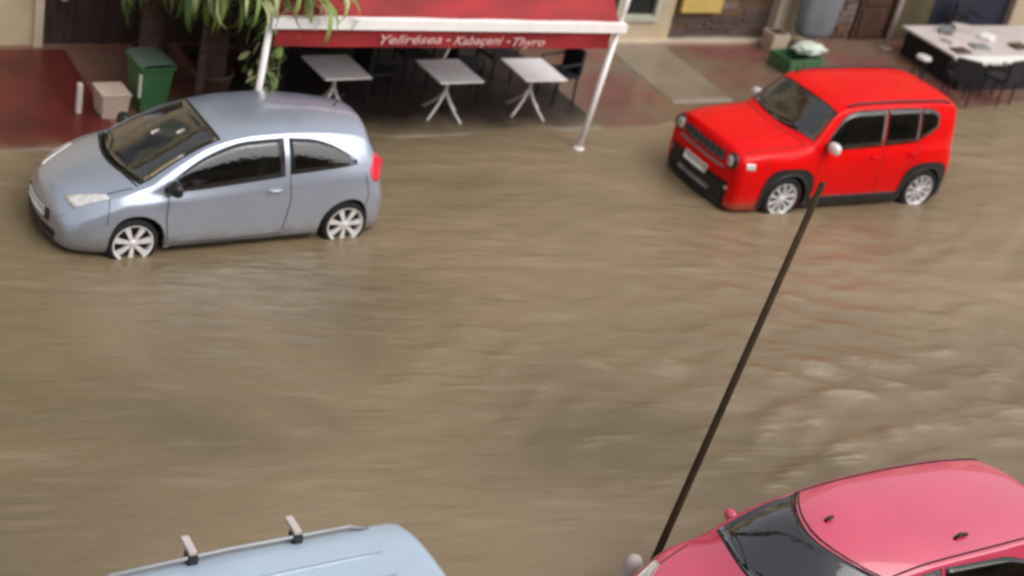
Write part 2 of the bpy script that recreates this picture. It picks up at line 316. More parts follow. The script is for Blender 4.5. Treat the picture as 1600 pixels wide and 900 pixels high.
# upper floor, above the frame but mirrored in the water and glass
P('wall', (-14, T0+.001, 3.2), (42, T1, 6.6), 'cream'); P('cornice', (-14, T0-.25, 6.6), (42, T1+.1, 6.8), 'ledge'); P('string_course', (-14, T0-.06, 3.14), (42, T0, 3.28), 'ledge')
for x in np.arange(-10, 40, 3.4):
    f = P('window', (x, T0-.05, 3.9), (x+1.1, T0+.0, 5.7), 'pframe'); P('pane', (x+.08, T0-.06, 3.98), (x+1.02, T0-.052, 5.62), 'upane', par=f)
    P('shutter', (x-.56, T0-.05, 3.9), (x-.02, T0-.01, 5.7), 'shutter'); P('shutter', (x+1.12, T0-.05, 3.9), (x+1.66, T0-.01, 5.7), 'shutter')

NB = empty('added_near_building', (12, -1, 0), label='unseen cream building added on the near side to shape light and reflections', category='building')  # out of view, added to block sky and feed the reflections
def PN(name, a, b, m, par=None): return box(name, tuple(np.subtract(a, (12, -1, 0))), tuple(np.subtract(b, (12, -1, 0))), m, par or NB)
PN('wall', (-12, -1.4, 0), (38, -.9, 7.2), 'cream'); PN('pavement_kerb', (-12, -.9, -.2), (38, 4.6, .16), 'concrete')
for fl_ in (1.2, 4.4):
    for x in np.arange(-10, 37, 2.6):
        f = PN('window', (x, -.9, fl_), (x+1.2, -.85, fl_+1.7), 'pframe'); PN('pane', (x+.08, -.85, fl_+.08), (x+1.12, -.842, fl_+1.62), 'upane', f)
# ------------------------------------------------------------ the awning
AW = empty('awning', (9.7, 15.9, 0), label='red canvas awning with white front bar and lettered valance', category='awning')
def L_(p): return (p[0]-9.7, p[1]-15.9, p[2])
def tubeA(name, pts, r, m, par=AW, n=14): return MB().tube([L_(p) for p in pts], r, n).build(name, m, par, smooth=True)
MB().add([L_(p) for p in [(7.17, 15.83, 1.97), (12.40, 15.83, 1.90), (12.40, 15.95, 1.90), (7.17, 15.95, 1.97), (7.17, 15.83, 2.10), (12.40, 15.83, 2.02), (12.40, 15.95, 2.02), (7.17, 15.95, 2.10)]],
    [(0, 3, 2, 1), (4, 5, 6, 7), (0, 1, 5, 4), (1, 2, 6, 5), (2, 3, 7, 6), (3, 0, 4, 7)]).build('front_bar', 'whitem', AW)
for a, b in (((12.13, 15.9, .05), (12.345, 15.96, 1.9)), ((7.08, 15.9, .05), (7.20, 15.96, 1.97))):
    tubeA('post', [a, b], .043, 'whitem'); d = np.array(b)-np.array(a)
    tubeA('upper_post', [b, tuple(np.array(b)+d*.42)], .040, 'whitem')
    MB().lathe([(0, .13), (.075, .13), (.085, .10), (.085, .02), (0, .02)], 16, c=L_((a[0], a[1], .0))).build('foot', 'whitem', AW)
# fabric: steep front slope, then back to the wall
V = []; F = []; xs = np.linspace(7.25, 12.30, 60); prof = [(15.90, 2.05), (16.15, 2.38), (16.5, 2.72), (17.0, 3.0), (17.9, 3.12), (19.4, 3.18)]
pp = []
for i in range(len(prof)-1):
    for t in np.linspace(0, 1, 6, endpoint=False): pp.append(tuple(np.array(prof[i])*(1-t)+np.array(prof[i+1])*t))
pp.append(prof[-1])
for x in xs:
    for j, (y, z) in enumerate(pp):
        sag = .03*math.sin((x-7.25)/5.05*math.pi*4)**2; V.append(L_((x, y, z-sag-(x-7.25)*.014)))
n = len(pp)
for i in range(len(xs)-1):
    for j in range(n-1): F.append((i*n+j, (i+1)*n+j, (i+1)*n+j+1, i*n+j+1))
mesh_obj('canvas', V, F, 'awning', AW, True)
# valance with slight waves
V = []; F = []; xs = np.linspace(7.25, 12.20, 120)
for x in xs:
    zt = 2.0-(x-7.25)*.014
    for j in range(6):
        V.append(L_((x, 15.885+.012*math.sin(x*9)*j/5+.008*math.sin(x*3.7)*j/5, zt-j*.056*(1+.02*math.sin(x*9)))))
for i in range(len(xs)-1):
    for j in range(5): F.append((i*6+j, i*6+j+1, (i+1)*6+j+1, (i+1)*6+j))
val = mesh_obj('valance', V, F, 'awning', AW, True)
def text(body, x, z, size, m, par, width, rot=0):
    cu = bpy.data.curves.new('t', 'FONT'); cu.body = body; cu.size = size; cu.shear = .35; cu.offset = .001; cu.extrude = .002; cu.resolution_u = 3
    o = bpy.data.objects.new('t', cu); COL.objects.link(o); bpy.context.view_layer.update()
    me = bpy.data.meshes.new_from_object(o.evaluated_get(bpy.context.evaluated_depsgraph_get())); bpy.data.objects.remove(o)
    me.materials.clear(); me.materials.append(MT[m]); xsz = [v.co.x for v in me.vertices]; s = width/(max(xsz)-min(xsz))
    for v in me.vertices: v.co.x = (v.co.x-min(xsz))*s
    q = bpy.data.objects.new('lettering', me); COL.objects.link(q); q.parent = par; q.location = L_((x, 15.86, z)); q.rotation_euler = (R(90), rot, 0); return q
text('Yelirésea', 8.66, 1.755, .17, 'print_', val, .88); text('-', 9.60, 1.755, .2, 'print_', val, .07)
text('Kaba\u00e7eni', 9.72, 1.735, .17, 'print_', val, .74); text('-', 10.52, 1.73, .2, 'print_', val, .06); text('Thyro', 10.62, 1.71, .17, 'print_', val, .50)
tubeA('strap', [(9.72, 15.93, 1.66), (9.68, 16.0, 1.42)], .008, 'whitem')
for x in (8.2, 11.3): tubeA('arm', [(x, 15.95, 2.0), (x+.1, 17.6, 2.6), (x, 19.4, 2.75)], .022, 'whitem')

# ------------------------------------------------------------ terrace tables and chairs
def make_table():
    t = empty('cafe_table', (0, 0, 0))
    MB().box((-.35, -.39, .685), (.35, .39, .712), .012).build('tabletop', 'tabletop', t)
    MB().tube([(0, 0, .30), (0, 0, .685)], .028, 10).build('column', 'palem', t, True)
    MB().box((-.16, -.16, .665), (.16, .16, .685)).build('bracket', 'palem', t)
    for k in range(4):
        a = k*math.pi/2+.45; c, s = math.cos(a), math.sin(a)
        MB().tube([(.015*c, .015*s, .40), (.09*c, .09*s, .27), (.20*c, .20*s, .15), (.31*c, .31*s, .055), (.35*c, .35*s, .02)], [.022, .022, .020, .018, .02], 8).build('leg', 'palem', t, True)
    return t
t0 = make_table()
for i, (x, y, rz, lab) in enumerate([(10.48, 17.06, .02, 'grey square cafe table in the middle of the three under the awning'), (11.88, 17.06, -.02, 'grey square cafe table nearest the right awning post'), (8.82, 17.24, .03, 'grey square cafe table partly behind the silver car roof')]):
    t = t0 if i == 0 else copy_tree(t0)
    t.location = (x, y, pave_z(y)-.01); t.rotation_euler = (0, 0, rz); setp(t, label=lab, category='table', group='cafe tables under the awning')
def make_chair():
    t = empty('terrace_chair', (0, 0, 0))
    MB().box((-.22, -.22, .42), (.22, .22, .47), .015).build('seat', 'wicker', t)
    MB().box((-.22, .19, .47), (.22, .235, .86), .015).build('backrest', 'wicker', t)
    for sx in (-1, 1):
        for sy in (-1, 1): MB().tube([(sx*.2, sy*.2, 0), (sx*.19, sy*.19, .43)], .018, 8).build('leg', 'wicker', t)
        MB().tube([(sx*.235, -.2, .42), (sx*.235, -.2, .64), (sx*.235, .2, .66)], .018, 8).build('armrest', 'wicker', t)
    return t
c0 = make_chair()
for i, (x, y, rz, lab) in enumerate([(12.63, 17.45, -1.45, 'dark wicker chair right of the rightmost cafe table'), (11.15, 17.75, 1.3, 'dark wicker chair between the middle and right cafe tables'), (9.62, 17.65, 1.7, 'dark wicker chair left of the middle cafe table'), (8.1, 17.9, 1.5, 'dark wicker chair left of the leftmost cafe table'), (10.5, 18.2, 0, 'dark wicker chair behind the middle cafe table'), (11.9, 18.15, .2, 'dark wicker chair behind the rightmost cafe table'), (8.95, 18.4, -.1, 'dark wicker chair behind the leftmost cafe table')]):
    t = c0 if i == 0 else copy_tree(c0); t.location = (x, y, pave_z(y)+.008); t.rotation_euler = (0, 0, rz)
    setp(t, label=lab, category='chair', group='dark chairs under the awning')

# ------------------------------------------------------------ cars
def frus(w0, d0, w1, d1, z0, z1): return [(-w0, -d0, z0), (w0, -d0, z0), (w0, d0, z0), (-w0, d0, z0), (-w1, -d1, z1), (w1, -d1, z1), (w1, d1, z1), (-w1, d1, z1)], [(0, 3, 2, 1), (4, 5, 6, 7), (0, 1, 5, 4), (1, 2, 6, 5), (2, 3, 7, 6), (3, 0, 4, 7)]
def herm(xs, ys):
    xs = list(map(float, xs)); ys = list(map(float, ys))
    if xs[0] > xs[-1]: xs = xs[::-1]; ys = ys[::-1]
    n = len(xs); h = [xs[i+1]-xs[i] for i in range(n-1)]; d = [(ys[i+1]-ys[i])/max(h[i], 1e-9) for i in range(n-1)]
    m = [d[0]]+[0 if d[i-1]*d[i] <= 0 else 2*d[i-1]*d[i]/(d[i-1]+d[i]) for i in range(1, n-1)]+[d[-1]]
    def f(x):
        if x <= xs[0]: return ys[0]
        if x >= xs[-1]: return ys[-1]
        i = 0
        while x > xs[i+1]: i += 1
        t = (x-xs[i])/h[i]; t2 = t*t; t3 = t2*t
        return (2*t3-3*t2+1)*ys[i]+(t3-2*t2+t)*h[i]*m[i]+(-2*t3+3*t2)*ys[i+1]+(t3-t2)*h[i]*m[i+1]
    return f
class Car:
    def __init__(s, K):
        s.K = K; s.f = {k: herm(*zip(*K[k])) for k in ('zc', 'ze', 'ye', 'zb', 'yb', 'ym')}
        s.xf, s.xr, s.z0, s.zm = K['xf'], K['xr'], K['z0'], K['zm']; s._c = {}
    def sec(s, x):
        q = round(x, 4)
        if q in s._c: return s._c[q]
        zc, ze, ye, zb, yb, ym = (s.f[k](x) for k in ('zc', 'ze', 'ye', 'zb', 'yb', 'ym'))
        rc = s.K.get('rc', .06); d = min(s.xf-x, x-s.xr); ins = 0
        if d < rc: ins = rc*(1-math.sqrt(max(0, 1-(1-max(d, 0)/rc)**2)))*.75
        yb -= ins; ym -= ins; ye -= ins; zb -= ins; ze -= ins; zc -= ins
        ze = max(ze, zb+.012); ye = min(ye, yb-.006); zc = max(zc, ze+.004)
        z0 = s.z0+ins*.5; zm = min(s.zm, z0+.6*(zb-z0)); fl = s.K.get('flare', .01)
        for xh in (0, -s.K['wb']): ym += fl*math.exp(-((x-xh)/.33)**2)
        side = herm(*zip(*[(z0, ym-.05), (z0+.28*(zm-z0), ym-.015), (zm, ym), (zm+.55*(zb-zm), ym-.28*(ym-yb)), (zb, yb), (.5*zb+.5*ze, .5*(yb+ye)+s.K.get('gb', .02)*min(1, (ze-zb)/.3)), (ze, ye)]))
        s._c[q] = (side, zc, ze, ye, z0, zb); return s._c[q]
    def deform(s, x, y, z):
        kf, kr = s.K['kf'], s.K['kr']; a = sstep((x-s.xf+.75)/.7); b = sstep((s.xr+.6-x)/.6)
        return (x-float(a)*kf*y*y+float(b)*kr*y*y, y, z)
    def side(s, x, z, sg=1, off=0): return s.deform(x, sg*(s.sec(x)[0](z)+off), z)
    def top(s, x, y, off=0):
        _, zc, ze, ye, _, _ = s.sec(x); t = min(1, abs(y)/ye); return s.deform(x, y, ze+(zc-ze)*(1-t**s.K.get('pt', 2.4))+off)
    def front(s, y, z, off=0, rear=False):
        x = s.xr-off if rear else s.xf+off; return s.deform(x, y, z)
    def zbot(s, x):
        z = s.sec(x)[4]; ra = s.K['ra']
        for xh in (0, -s.K['wb']):
            if abs(x-xh) < ra: z = max(z, s.K['hz']+math.sqrt(ra*ra-(x-xh)**2)*s.K.get('ay', 1))
        return z
    def cut(s, x, y, z):
        for lo, hi in s.K['side_windows']:
            x0, x1 = sorted((lo[0][0], lo[-1][0]))
            if x0+.025 < x < x1-.025 and abs(y) > .3:
                if not hasattr(s, '_w'): s._w = {}
                k = id(lo)
                if k not in s._w: s._w[k] = (herm(*zip(*lo)), herm(*zip(*hi)))
                if s._w[k][0](x)+.012 < z < s._w[k][1](x)-.012: return True
        xb, xt, yb, yt, bow = s.K['ws']; bt = s.K.get('bt', bow*.25); v = .5
        for _ in range(6):
            u = y/(yb*(1-v)+yt*v); q = 1-u*u; a = xb+bow*q; b = xt+bt*q; v = (x-a)/(b-a)
            if not -1 < v < 2: return False
        return abs(u) < .955 and .04 < v < .955
    def body(s, m, par):
        st = set(np.round(np.linspace(s.xr, s.xf, 150), 4))
        for e in (s.xf, s.xr):
            for d in (.003, .01, .02, .035, .05, .07): st.add(round(e-d if e > 0 else e+d, 4))
        for xh in (0, -s.K['wb']):
            for t in np.linspace(0, math.pi, 25): st.add(round(xh+math.cos(t)*s.K['ra']*.9999, 4))
        xs = sorted(st); NS, NTp = 34, 18; rows = []; raw = []
        for x in xs:
            sec = s.sec(x); zb_ = s.zbot(x); ze = sec[2]; r = []
            half = [(s.sec(x)[0](zb_)-.09, zb_)]
            for i in range(NS+1): z = zb_+(ze-zb_)*i/NS; half.append((sec[0](z), z))
            for i in range(1, NTp+1):
                y = sec[3]*math.cos(i/NTp*math.pi/2); half.append((y, s.top(x, y)[2]))
            full = [(-y, z) for y, z in half]+[(y, z) for y, z in half[-2::-1]]
            rows.append([s.deform(x, y, z) for y, z in full]); raw.append([(x, y, z) for y, z in full])
        nc = len(rows[0]); V = [p for r in rows for p in r]; F = []
        for i in range(len(rows)-1):
            for j in range(nc-1):
                c4 = [raw[i][j], raw[i][j+1], raw[i+1][j+1], raw[i+1][j]]
                if s.cut(*[sum(p[k] for p in c4)/4 for k in range(3)]): continue
                F.append((i*nc+j, i*nc+j+1, (i+1)*nc+j+1, (i+1)*nc+j))
        for x, fl in ((xs[0], 0), (xs[-1], 1)):     # end caps as grids
            sec = s.sec(x); cols = [math.cos(k/20*math.pi) for k in range(21)]; zb_ = sec[4]; b0 = len(V)
            for i in range(NS+1):
                z = zb_+(sec[2]-zb_)*i/NS; yy = sec[0](z)
                for c in cols: V.append(s.deform(x, yy*c, z))
            for c in cols: V.append(s.top(x, sec[3]*c))
            for i in range(NS+1):
                for k in range(20):
                    a = b0+i*21+k; F.append((a, a+1, a+22, a+21) if fl else (a, a+21, a+22, a+1))
        return mesh_obj('body', V, F, m, par, True)
    def panel(s, name, fn, us, vs, off, m, par, thick=.012, smooth=True, ring_=False, **k):
        G = [[Vector(fn(u, v)) for v in vs] for u in us]; nu, nv = len(us), len(vs); V = []; F = []; Vb = []
        cen = Vector((-1.2, 0, .6))
        for i in range(nu):
            for j in range(nv):
                du = G[min(i+1, nu-1)][j]-G[max(i-1, 0)][j]; dv = G[i][min(j+1, nv-1)]-G[i][max(j-1, 0)][j] if False else G[i][min(j+1, nv-1)]-G[i][max(j-1, 0)]
                nn = du.cross(dv)
                if nn.length < 1e-9: nn = Vector((0, 0, 1))
                nn.normalize(); o = G[i][j]-cen; o.x *= .35
                if nn.dot(o) < 0: nn = -nn
                V.append(G[i][j]+nn*off); Vb.append(G[i][j]-nn*thick)
        for i in range(nu-1):
            for j in range(nv-1):
                if ring_ and 0 < i < nu-2 and 0 < j < nv-2: continue
                F.append((i*nv+j, i*nv+j+1, (i+1)*nv+j+1, (i+1)*nv+j))
        p0, p1, p2, p3 = (V[i] for i in F[0][:4]); fnrm = (p2-p0).cross(p3-p1); V_off = V[F[0][0]]-Vb[F[0][0]]
        if fnrm.dot(V_off) < 0: F = [tuple(reversed(f)) for f in F]
        nf = len(F); ring = [i*nv for i in range(nu)]+[(nu-1)*nv+j for j in range(1, nv)]+[i*nv+nv-1 for i in range(nu-2, -1, -1)]+[j for j in range(nv-2, 0, -1)]
        n0 = len(V); V += [Vb[i] for i in ring]; L = len(ring)
        for a in range(L): F.append((ring[a], ring[(a+1) % L], n0+(a+1) % L, n0+a))
        o = mesh_obj(name, V, F, m, par, False, **k)
        if smooth: o.data.polygons.foreach_set('use_smooth', [i < nf for i in range(len(o.data.polygons))])
        return o
    def sidepanel(s, name, lo, hi, m, par, sg=1, off=.004, nx=18, nz=8, **k):
        vs = np.linspace(0, 1, nz); rg = k.get('ring_')
        fl, fh = herm(*zip(*lo)), herm(*zip(*hi)); x0, x1 = max(min(p[0] for p in lo), min(p[0] for p in hi)), min(max(p[0] for p in lo), max(p[0] for p in hi))
        us = np.linspace(x0, x1, nx)
        if rg: us = np.concatenate([[x0], np.linspace(x0+.035, x1-.035, nx-2), [x1]]); vs = np.array([0, .12, .35, .65, .90, 1])
        return s.panel(name, lambda x, v: s.side(x, fl(x)+(fh(x)-fl(x))*v, sg), us, vs, off, m, par, **k)
    def strip(s, name, pts, wdt, m, par, sg=1, off=.003, **k):
        P_ = []
        for i in range(len(pts)-1):
            for t in np.linspace(0, 1, 7, endpoint=False): P_.append((pts[i][0]*(1-t)+pts[i+1][0]*t, pts[i][1]*(1-t)+pts[i+1][1]*t))
        P_.append(pts[-1]); V = []; F = []
        for i, (x, z) in enumerate(P_):
            a, b = P_[max(i-1, 0)], P_[min(i+1, len(P_)-1)]; dx, dz = b[0]-a[0], b[1]-a[1]; l = math.hypot(dx, dz) or 1
            for q in (-.5, .5): V.append(s.side(x-dz/l*wdt*q, z+dx/l*wdt*q, sg, off))
        for i in range(len(P_)-1): F.append((2*i, 2*i+1, 2*i+3, 2*i+2))
        return mesh_obj(name, V, F, m, par, **k)
    def arch(s, name, xh, r0, r1, m, par, sg, off=.012, a0=-.25, a1=math.pi+.25, sq=0):
        def fn(t, v):
            r = r0+(r1-r0)*v; c, si = math.cos(t), math.sin(t)
            if sq and v > 0: k = (abs(c)**sq+abs(si)**sq)**(-1/sq); r = r0+(r1*k-r0)*v
            x = max(s.xr+.01, min(s.xf-.01, xh+r*c)); return s.side(x, max(s.z0-.02, s.K['hz']+r*si), sg)
        return s.panel(name, fn, np.linspace(a0, a1, 26), np.linspace(0, 1, 5), off, m, par, thick=.05)
    def liner(s, par):
        for xh in (0, -s.K['wb']):
            for sg in (1, -1):
                V = []; F = []; ra = s.K['ra']+.004
                for i in range(19):
                    t = -.1+(math.pi+.2)*i/18; x, z = xh+ra*math.cos(t), s.K['hz']+ra*math.sin(t)*s.K.get('ay', 1)
                    yo = s.sec(max(s.xr, min(s.xf, x)))[0](max(z, s.z0))-.02
                    V += [s.deform(x, sg*yo, z), s.deform(x, sg*(yo-.34), z)]
                for i in range(18): F.append((2*i, 2*i+1, 2*i+3, 2*i+2))
                n = len(V); F.append(tuple(2*i+1 for i in range(19)))
                mesh_obj('wheel_arch', V, F, 'blk', par)
def make_wheel(par, x, y, z, sg, r, rr, style, tilt=0):
    mb = MB(); wd = .2
    mb.lathe([(rr-.01, -wd/2+.02), (rr+.01, -wd/2), (r-.03, -wd/2), (r-.006, -wd/2+.025), (r, 0), (r-.006, wd/2-.025), (r-.03, wd/2), (rr+.01, wd/2), (rr-.01, wd/2-.02)], 40, 'y')
    w_ = mb.build('wheel', 'rubber', par, True); w_.location = (x, y-sg*wd/2, z)
    if tilt: w_.rotation_euler = (0, 0, tilt)
    s = sg; b = MB()
    b.lathe([(rr+.004, s*(wd/2+.003)), (rr-.012, s*(wd/2+.006)), (rr-.02, s*(wd/2-.02)), (rr-.022, s*(wd/2-.10))], 40, 'y')
    b.build('rim_lip', 'rim', w_, True)
    MB().lathe([(rr-.022, s*(wd/2-.07)), (0, s*(wd/2-.07))], 32, 'y').build('brake_drum', 'blk', w_)
    MB().lathe([(0, s*(wd/2+.004)), (.035, s*(wd/2+.002)), (.05, s*(wd/2-.012)), (.05, s*(wd/2-.06))], 20, 'y').build('hub_cap', 'rim', w_, True)
    nsp, hw0, hw1 = style
    for k in range(nsp):
        a = 2*math.pi*k/nsp+.3; c, si = math.cos(a), math.sin(a); V = []
        for rad, hw, yo in ((.03, hw0, -.006), (rr*.55, (hw0+hw1)/2*.9, 0), (rr-.015, hw1, -.004)):
            for q, dy in ((-1, 0), (1, 0), (1, -.03), (-1, -.03)): V.append((c*rad-si*hw*q, s*(wd/2+yo+dy), si*rad+c*hw*q))
        F = []
        for i in range(2):
            for j in range(4): F.append((i*4+j, i*4+(j+1) % 4, (i+1)*4+(j+1) % 4, (i+1)*4+j))
        F += [(8, 9, 10, 11)]; mesh_obj('spoke', V, F, 'rim', w_)
    return w_
def mirror(par, car, x, z, m, sg, sz=1.0, out=0):
    y0 = car.sec(x)[0](z)-out; bm = bmesh.new(); bmesh.ops.create_uvsphere(bm, u_segments=18, v_segments=12, radius=1)
    for v in bm.verts:
        c = v.co; px = c.x*.07*sz; 
        if c.x < 0: px = max(px, -.035*sz)
        e = lambda t: math.copysign(abs(t)**.75, t)
        v.co = Vector((x+.01+px, sg*(y0+.115+e(c.y)*.095*sz), z+.06+e(c.z)*.075*sz))
    bm.verts.index_update(); V = [v.co[:] for v in bm.verts]; F = [[v.index for v in f.verts] for f in bm.faces]; bm.free()
    o = mesh_obj('side_mirror', V, F, m, par, True)
    MB().tube([(x+.02, sg*(y0-.02), z+.0), (x+.02, sg*(y0+.07), z+.03)], .028, 8).build('mirror_arm', 'blk', o)
    mesh_obj('mirror_glass', [(x-.032*sz, sg*(y0+.04), z+.01), (x-.032*sz, sg*(y0+.19), z+.015), (x-.032*sz, sg*(y0+.19), z+.105), (x-.032*sz, sg*(y0+.04), z+.11)], [(0, 1, 2, 3)], 'chrome', o)
def windscreen(c, name, xb, xt, yb, yt, m, par, bow=.16, off=.006, n=16, rim=True, bt=None, **k):
    bt = bow*.25 if bt is None else bt
    # u across, v up; the lower edge bows towards the nose in the middle
    def fn(u, v, g=0):
        y = u*(yb*(1-v)+yt*v); x = (xb+bow*(1-u*u))*(1-v)+(xt+bt*(1-u*u))*v; return c.top(x, y)
    o = c.panel(name, fn, np.linspace(-1, 1, n), np.linspace(0, 1, 12), off, m, par, **k)
    if rim:
        c.panel('windscreen_seal', lambda u, v: fn(u*1.03, -.035+v*1.07), np.concatenate([[-1], np.linspace(-.92, .92, n), [1]]), np.concatenate([[0], np.linspace(.09, .91, 10), [1]]), off-.004, 'blk', par, ring_=True)
    return fn
def handle(par, c, x, z, m, sg, l=.17):
    y = c.sec(x)[0](z); MB().tube([(x-l/2, sg*(y+.0), z), (x-l/3, sg*(y+.03), z+.004), (x+l/3, sg*(y+.03), z), (x+l/2, sg*y, z-.004)], [.010, .014, .014, .010], 8).build('door_handle', m, par, True)
def wipers(par, fn, m='blk'):
    for u0, u1 in ((-.1, -.82), (.62, -.02)):
        pts = [Vector(fn(u0+(u1-u0)*t, .02+.10*math.sin(t*2.4)))+Vector((0, 0, .018)) for t in np.linspace(0, 1, 9)]
        MB().tube(pts, .007, 6).build('wiper', m, par)

def hatch(name, loc, yaw, paint, K, label, three=True, extras=None, dark_mirror=True):
    root = empty(name, loc, yaw, label=label, category='car'); c = Car(K); bd = c.body(paint, root); c.liner(root); wbx = -K['wb']
    for sg in (1, -1):
        for xh in (0, wbx):
            yy = c.sec(xh)[0](K['hz'])-.015; make_wheel(root, xh, sg*yy, K['hz'], sg, K['rw'], K['rr'], K['sp'])
        for wn in K['side_windows']:
            c.sidepanel('window_seal', [(x+d, z-.018) for (x, z), d in zip(wn[0], [.02]+[0]*(len(wn[0])-2)+[-.02])], [(x+d, z+.015) for (x, z), d in zip(wn[1], [.02]+[0]*(len(wn[1])-2)+[-.02])], 'blk', root, sg, .0035, ring_=True)
            c.sidepanel('side_window', wn[0], wn[1], 'cglass', root, sg, .007)
        for sm in K['seams']: c.strip('door_seam', sm, .010, 'seam', root, sg)
        for hx, hz_ in K['handles']: handle(root, c, hx, hz_, paint, sg)
        mirror(root, c, *K['mirror'], K.get('mm', 'blk') if dark_mirror else paint, sg, K.get('ms', 1.1), K.get('mo', 0))
        for nm, lo, hi, mm in K.get('side_extra', []): c.sidepanel(nm, lo, hi, mm, root, sg, .006)
    ws = K['ws']; fn = windscreen(c, 'windscreen', *ws[:4], 'wglass', root, bow=ws[4], bt=K.get('bt')); wipers(root, fn)
    # cabin: floor, dashboard, steering wheel, seats
    dz = K.get('dz', 0); wbk = 1 if K['xr'] > -3.3 else 1.08
    MB().box((-2.75*wbk, -.66, .28+dz*.5), (-.25, .66, .34+dz*.5)).build('cabin_floor', 'dash', root)
    MB().add([(-.30, -.66, .42), (-.30, .66, .42), (-.18, .66, .84+dz), (-.18, -.66, .84+dz), (-.62, -.66, .42), (-.62, .66, .42), (-.60, .66, .80+dz), (-.60, -.66, .80+dz)], [(0, 1, 2, 3), (4, 7, 6, 5), (3, 2, 6, 7), (0, 3, 7, 4), (1, 5, 6, 2)]).build('dashboard', 'dash', root)
    sw = MB().tube([(-.72+.05*math.cos(t), .34+.18*math.cos(t), .86+dz+.17*math.sin(t)) if False else (-.70-.07*math.sin(t), .34+.18*math.cos(t), .84+dz+.17*math.sin(t)) for t in np.linspace(0, 6.283, 25)], .014, 8, False).build('steering_wheel', 'blk', root, True)
    for sx, sy, wd in ((-1.15, .34, .22), (-1.15, -.34, .22), (-2.0*wbk, .0, .58)):
        MB().box((sx-.28, sy-wd, .40+dz), (sx+.28, sy+wd, .56+dz), .04).build('seat', 'seatc', root)
        V, F = frus(.055, wd, .045, wd*.9, 0, .52); q = MB().add([(x-z*.22+sx-.30, y+sy, z+.52+dz) for x, y, z in V], F).build('backrest', 'seatc', root)
        for hy in ((0,) if wd < .3 else (-.3, .3)): MB().box((sx-.48, sy+hy-.12, 1.06+dz), (sx-.40, sy+hy+.12, 1.22+dz), .03).build('headrest', 'seatc', q)
    if extras: extras(root, c, fn)
    return root, c

# --- silver three door hatchback
KS = dict(xf=.82, xr=-3.14, z0=.19, zm=.60, kf=.33, kr=.16, wb=2.56, hz=.29, ra=.355, rw=.298, rr=.225, sp=(7, .018, .034), rc=.09, pt=2.5, gb=.02, flare=.012,
    zc=[(.82, .60), (.76, .70), (.6, .79), (.3, .885), (.06, .95), (-.05, .985), (-.5, 1.215), (-.98, 1.41), (-1.3, 1.46), (-1.8, 1.482), (-2.3, 1.468), (-2.7, 1.43), (-2.86, 1.395), (-2.93, 1.30), (-3.02, 1.10), (-3.08, .98), (-3.14, .80)],
    ze=[(.82, .56), (.6, .70), (.3, .80), (0, .88), (-.16, .925), (-.3, 1.01), (-.5, 1.13), (-.84, 1.285), (-1.1, 1.355), (-1.4, 1.395), (-1.8, 1.405), (-2.2, 1.385), (-2.6, 1.33), (-2.8, 1.27), (-2.92, 1.16), (-3.02, 1.02), (-3.14, .76)],
    ye=[(.82, .50), (.6, .62), (.3, .69), (0, .725), (-.16, .715), (-.5, .66), (-.98, .585), (-1.4, .575), (-1.8, .575), (-2.3, .56), (-2.7, .535), (-2.9, .56), (-3.14, .60)],
    zb=[(.82, .54), (.6, .68), (.3, .785), (0, .855), (-.3, .865), (-1.03, .905), (-1.73, .975), (-2.3, 1.02), (-2.6, 1.045), (-2.9, 1.0), (-3.14, .72)],
    yb=[(.82, .52), (.6, .64), (.3, .71), (0, .75), (-.5, .765), (-1.5, .775), (-2.3, .765), (-2.8, .715), (-3.0, .68), (-3.14, .63)],
    ym=[(.82, .66), (.6, .77), (.3, .815), (0, .83), (-.5, .835), (-1.5, .84), (-2.3, .84), (-2.8, .82), (-3.0, .79), (-3.14, .74)],
    side_windows=[([(-.34, .885), (-.66, .895), (-1.03, .925), (-1.70, .99)], [(-.34, .90), (-.5, 1.04), (-.84, 1.215), (-1.28, 1.335), (-1.70, 1.355)]),
                  ([(-1.80, 1.005), (-2.3, 1.04), (-2.62, 1.065)], [(-1.80, 1.352), (-2.06, 1.325), (-2.3, 1.26), (-2.5, 1.16), (-2.62, 1.075)])],
    seams=[[(-.38, .30), (-.34, .6), (-.36, .86)], [(-1.78, .97), (-1.80, .7), (-1.74, .32)], [(-.36, .27), (-1.0, .245), (-1.74, .27)], [(.30, .80), (.36, .68), (.40, .55)], [(-2.78, .95), (-2.86, .7), (-2.83, .5)]],
    handles=[(-1.60, .83)], mirror=(-.42, .90), ws=(-.10, -.97, .625, .515, .17),
    side_extra=[('tail_light', [(-2.86, .93), (-2.95, .82), (-3.10, .80)], [(-2.86, .98), (-2.95, 1.10), (-3.10, 1.00)], 'tail'), ('sill_trim', [(-.42, .195), (-2.14, .195)], [(-.42, .225), (-2.14, .225)], 'blk')])
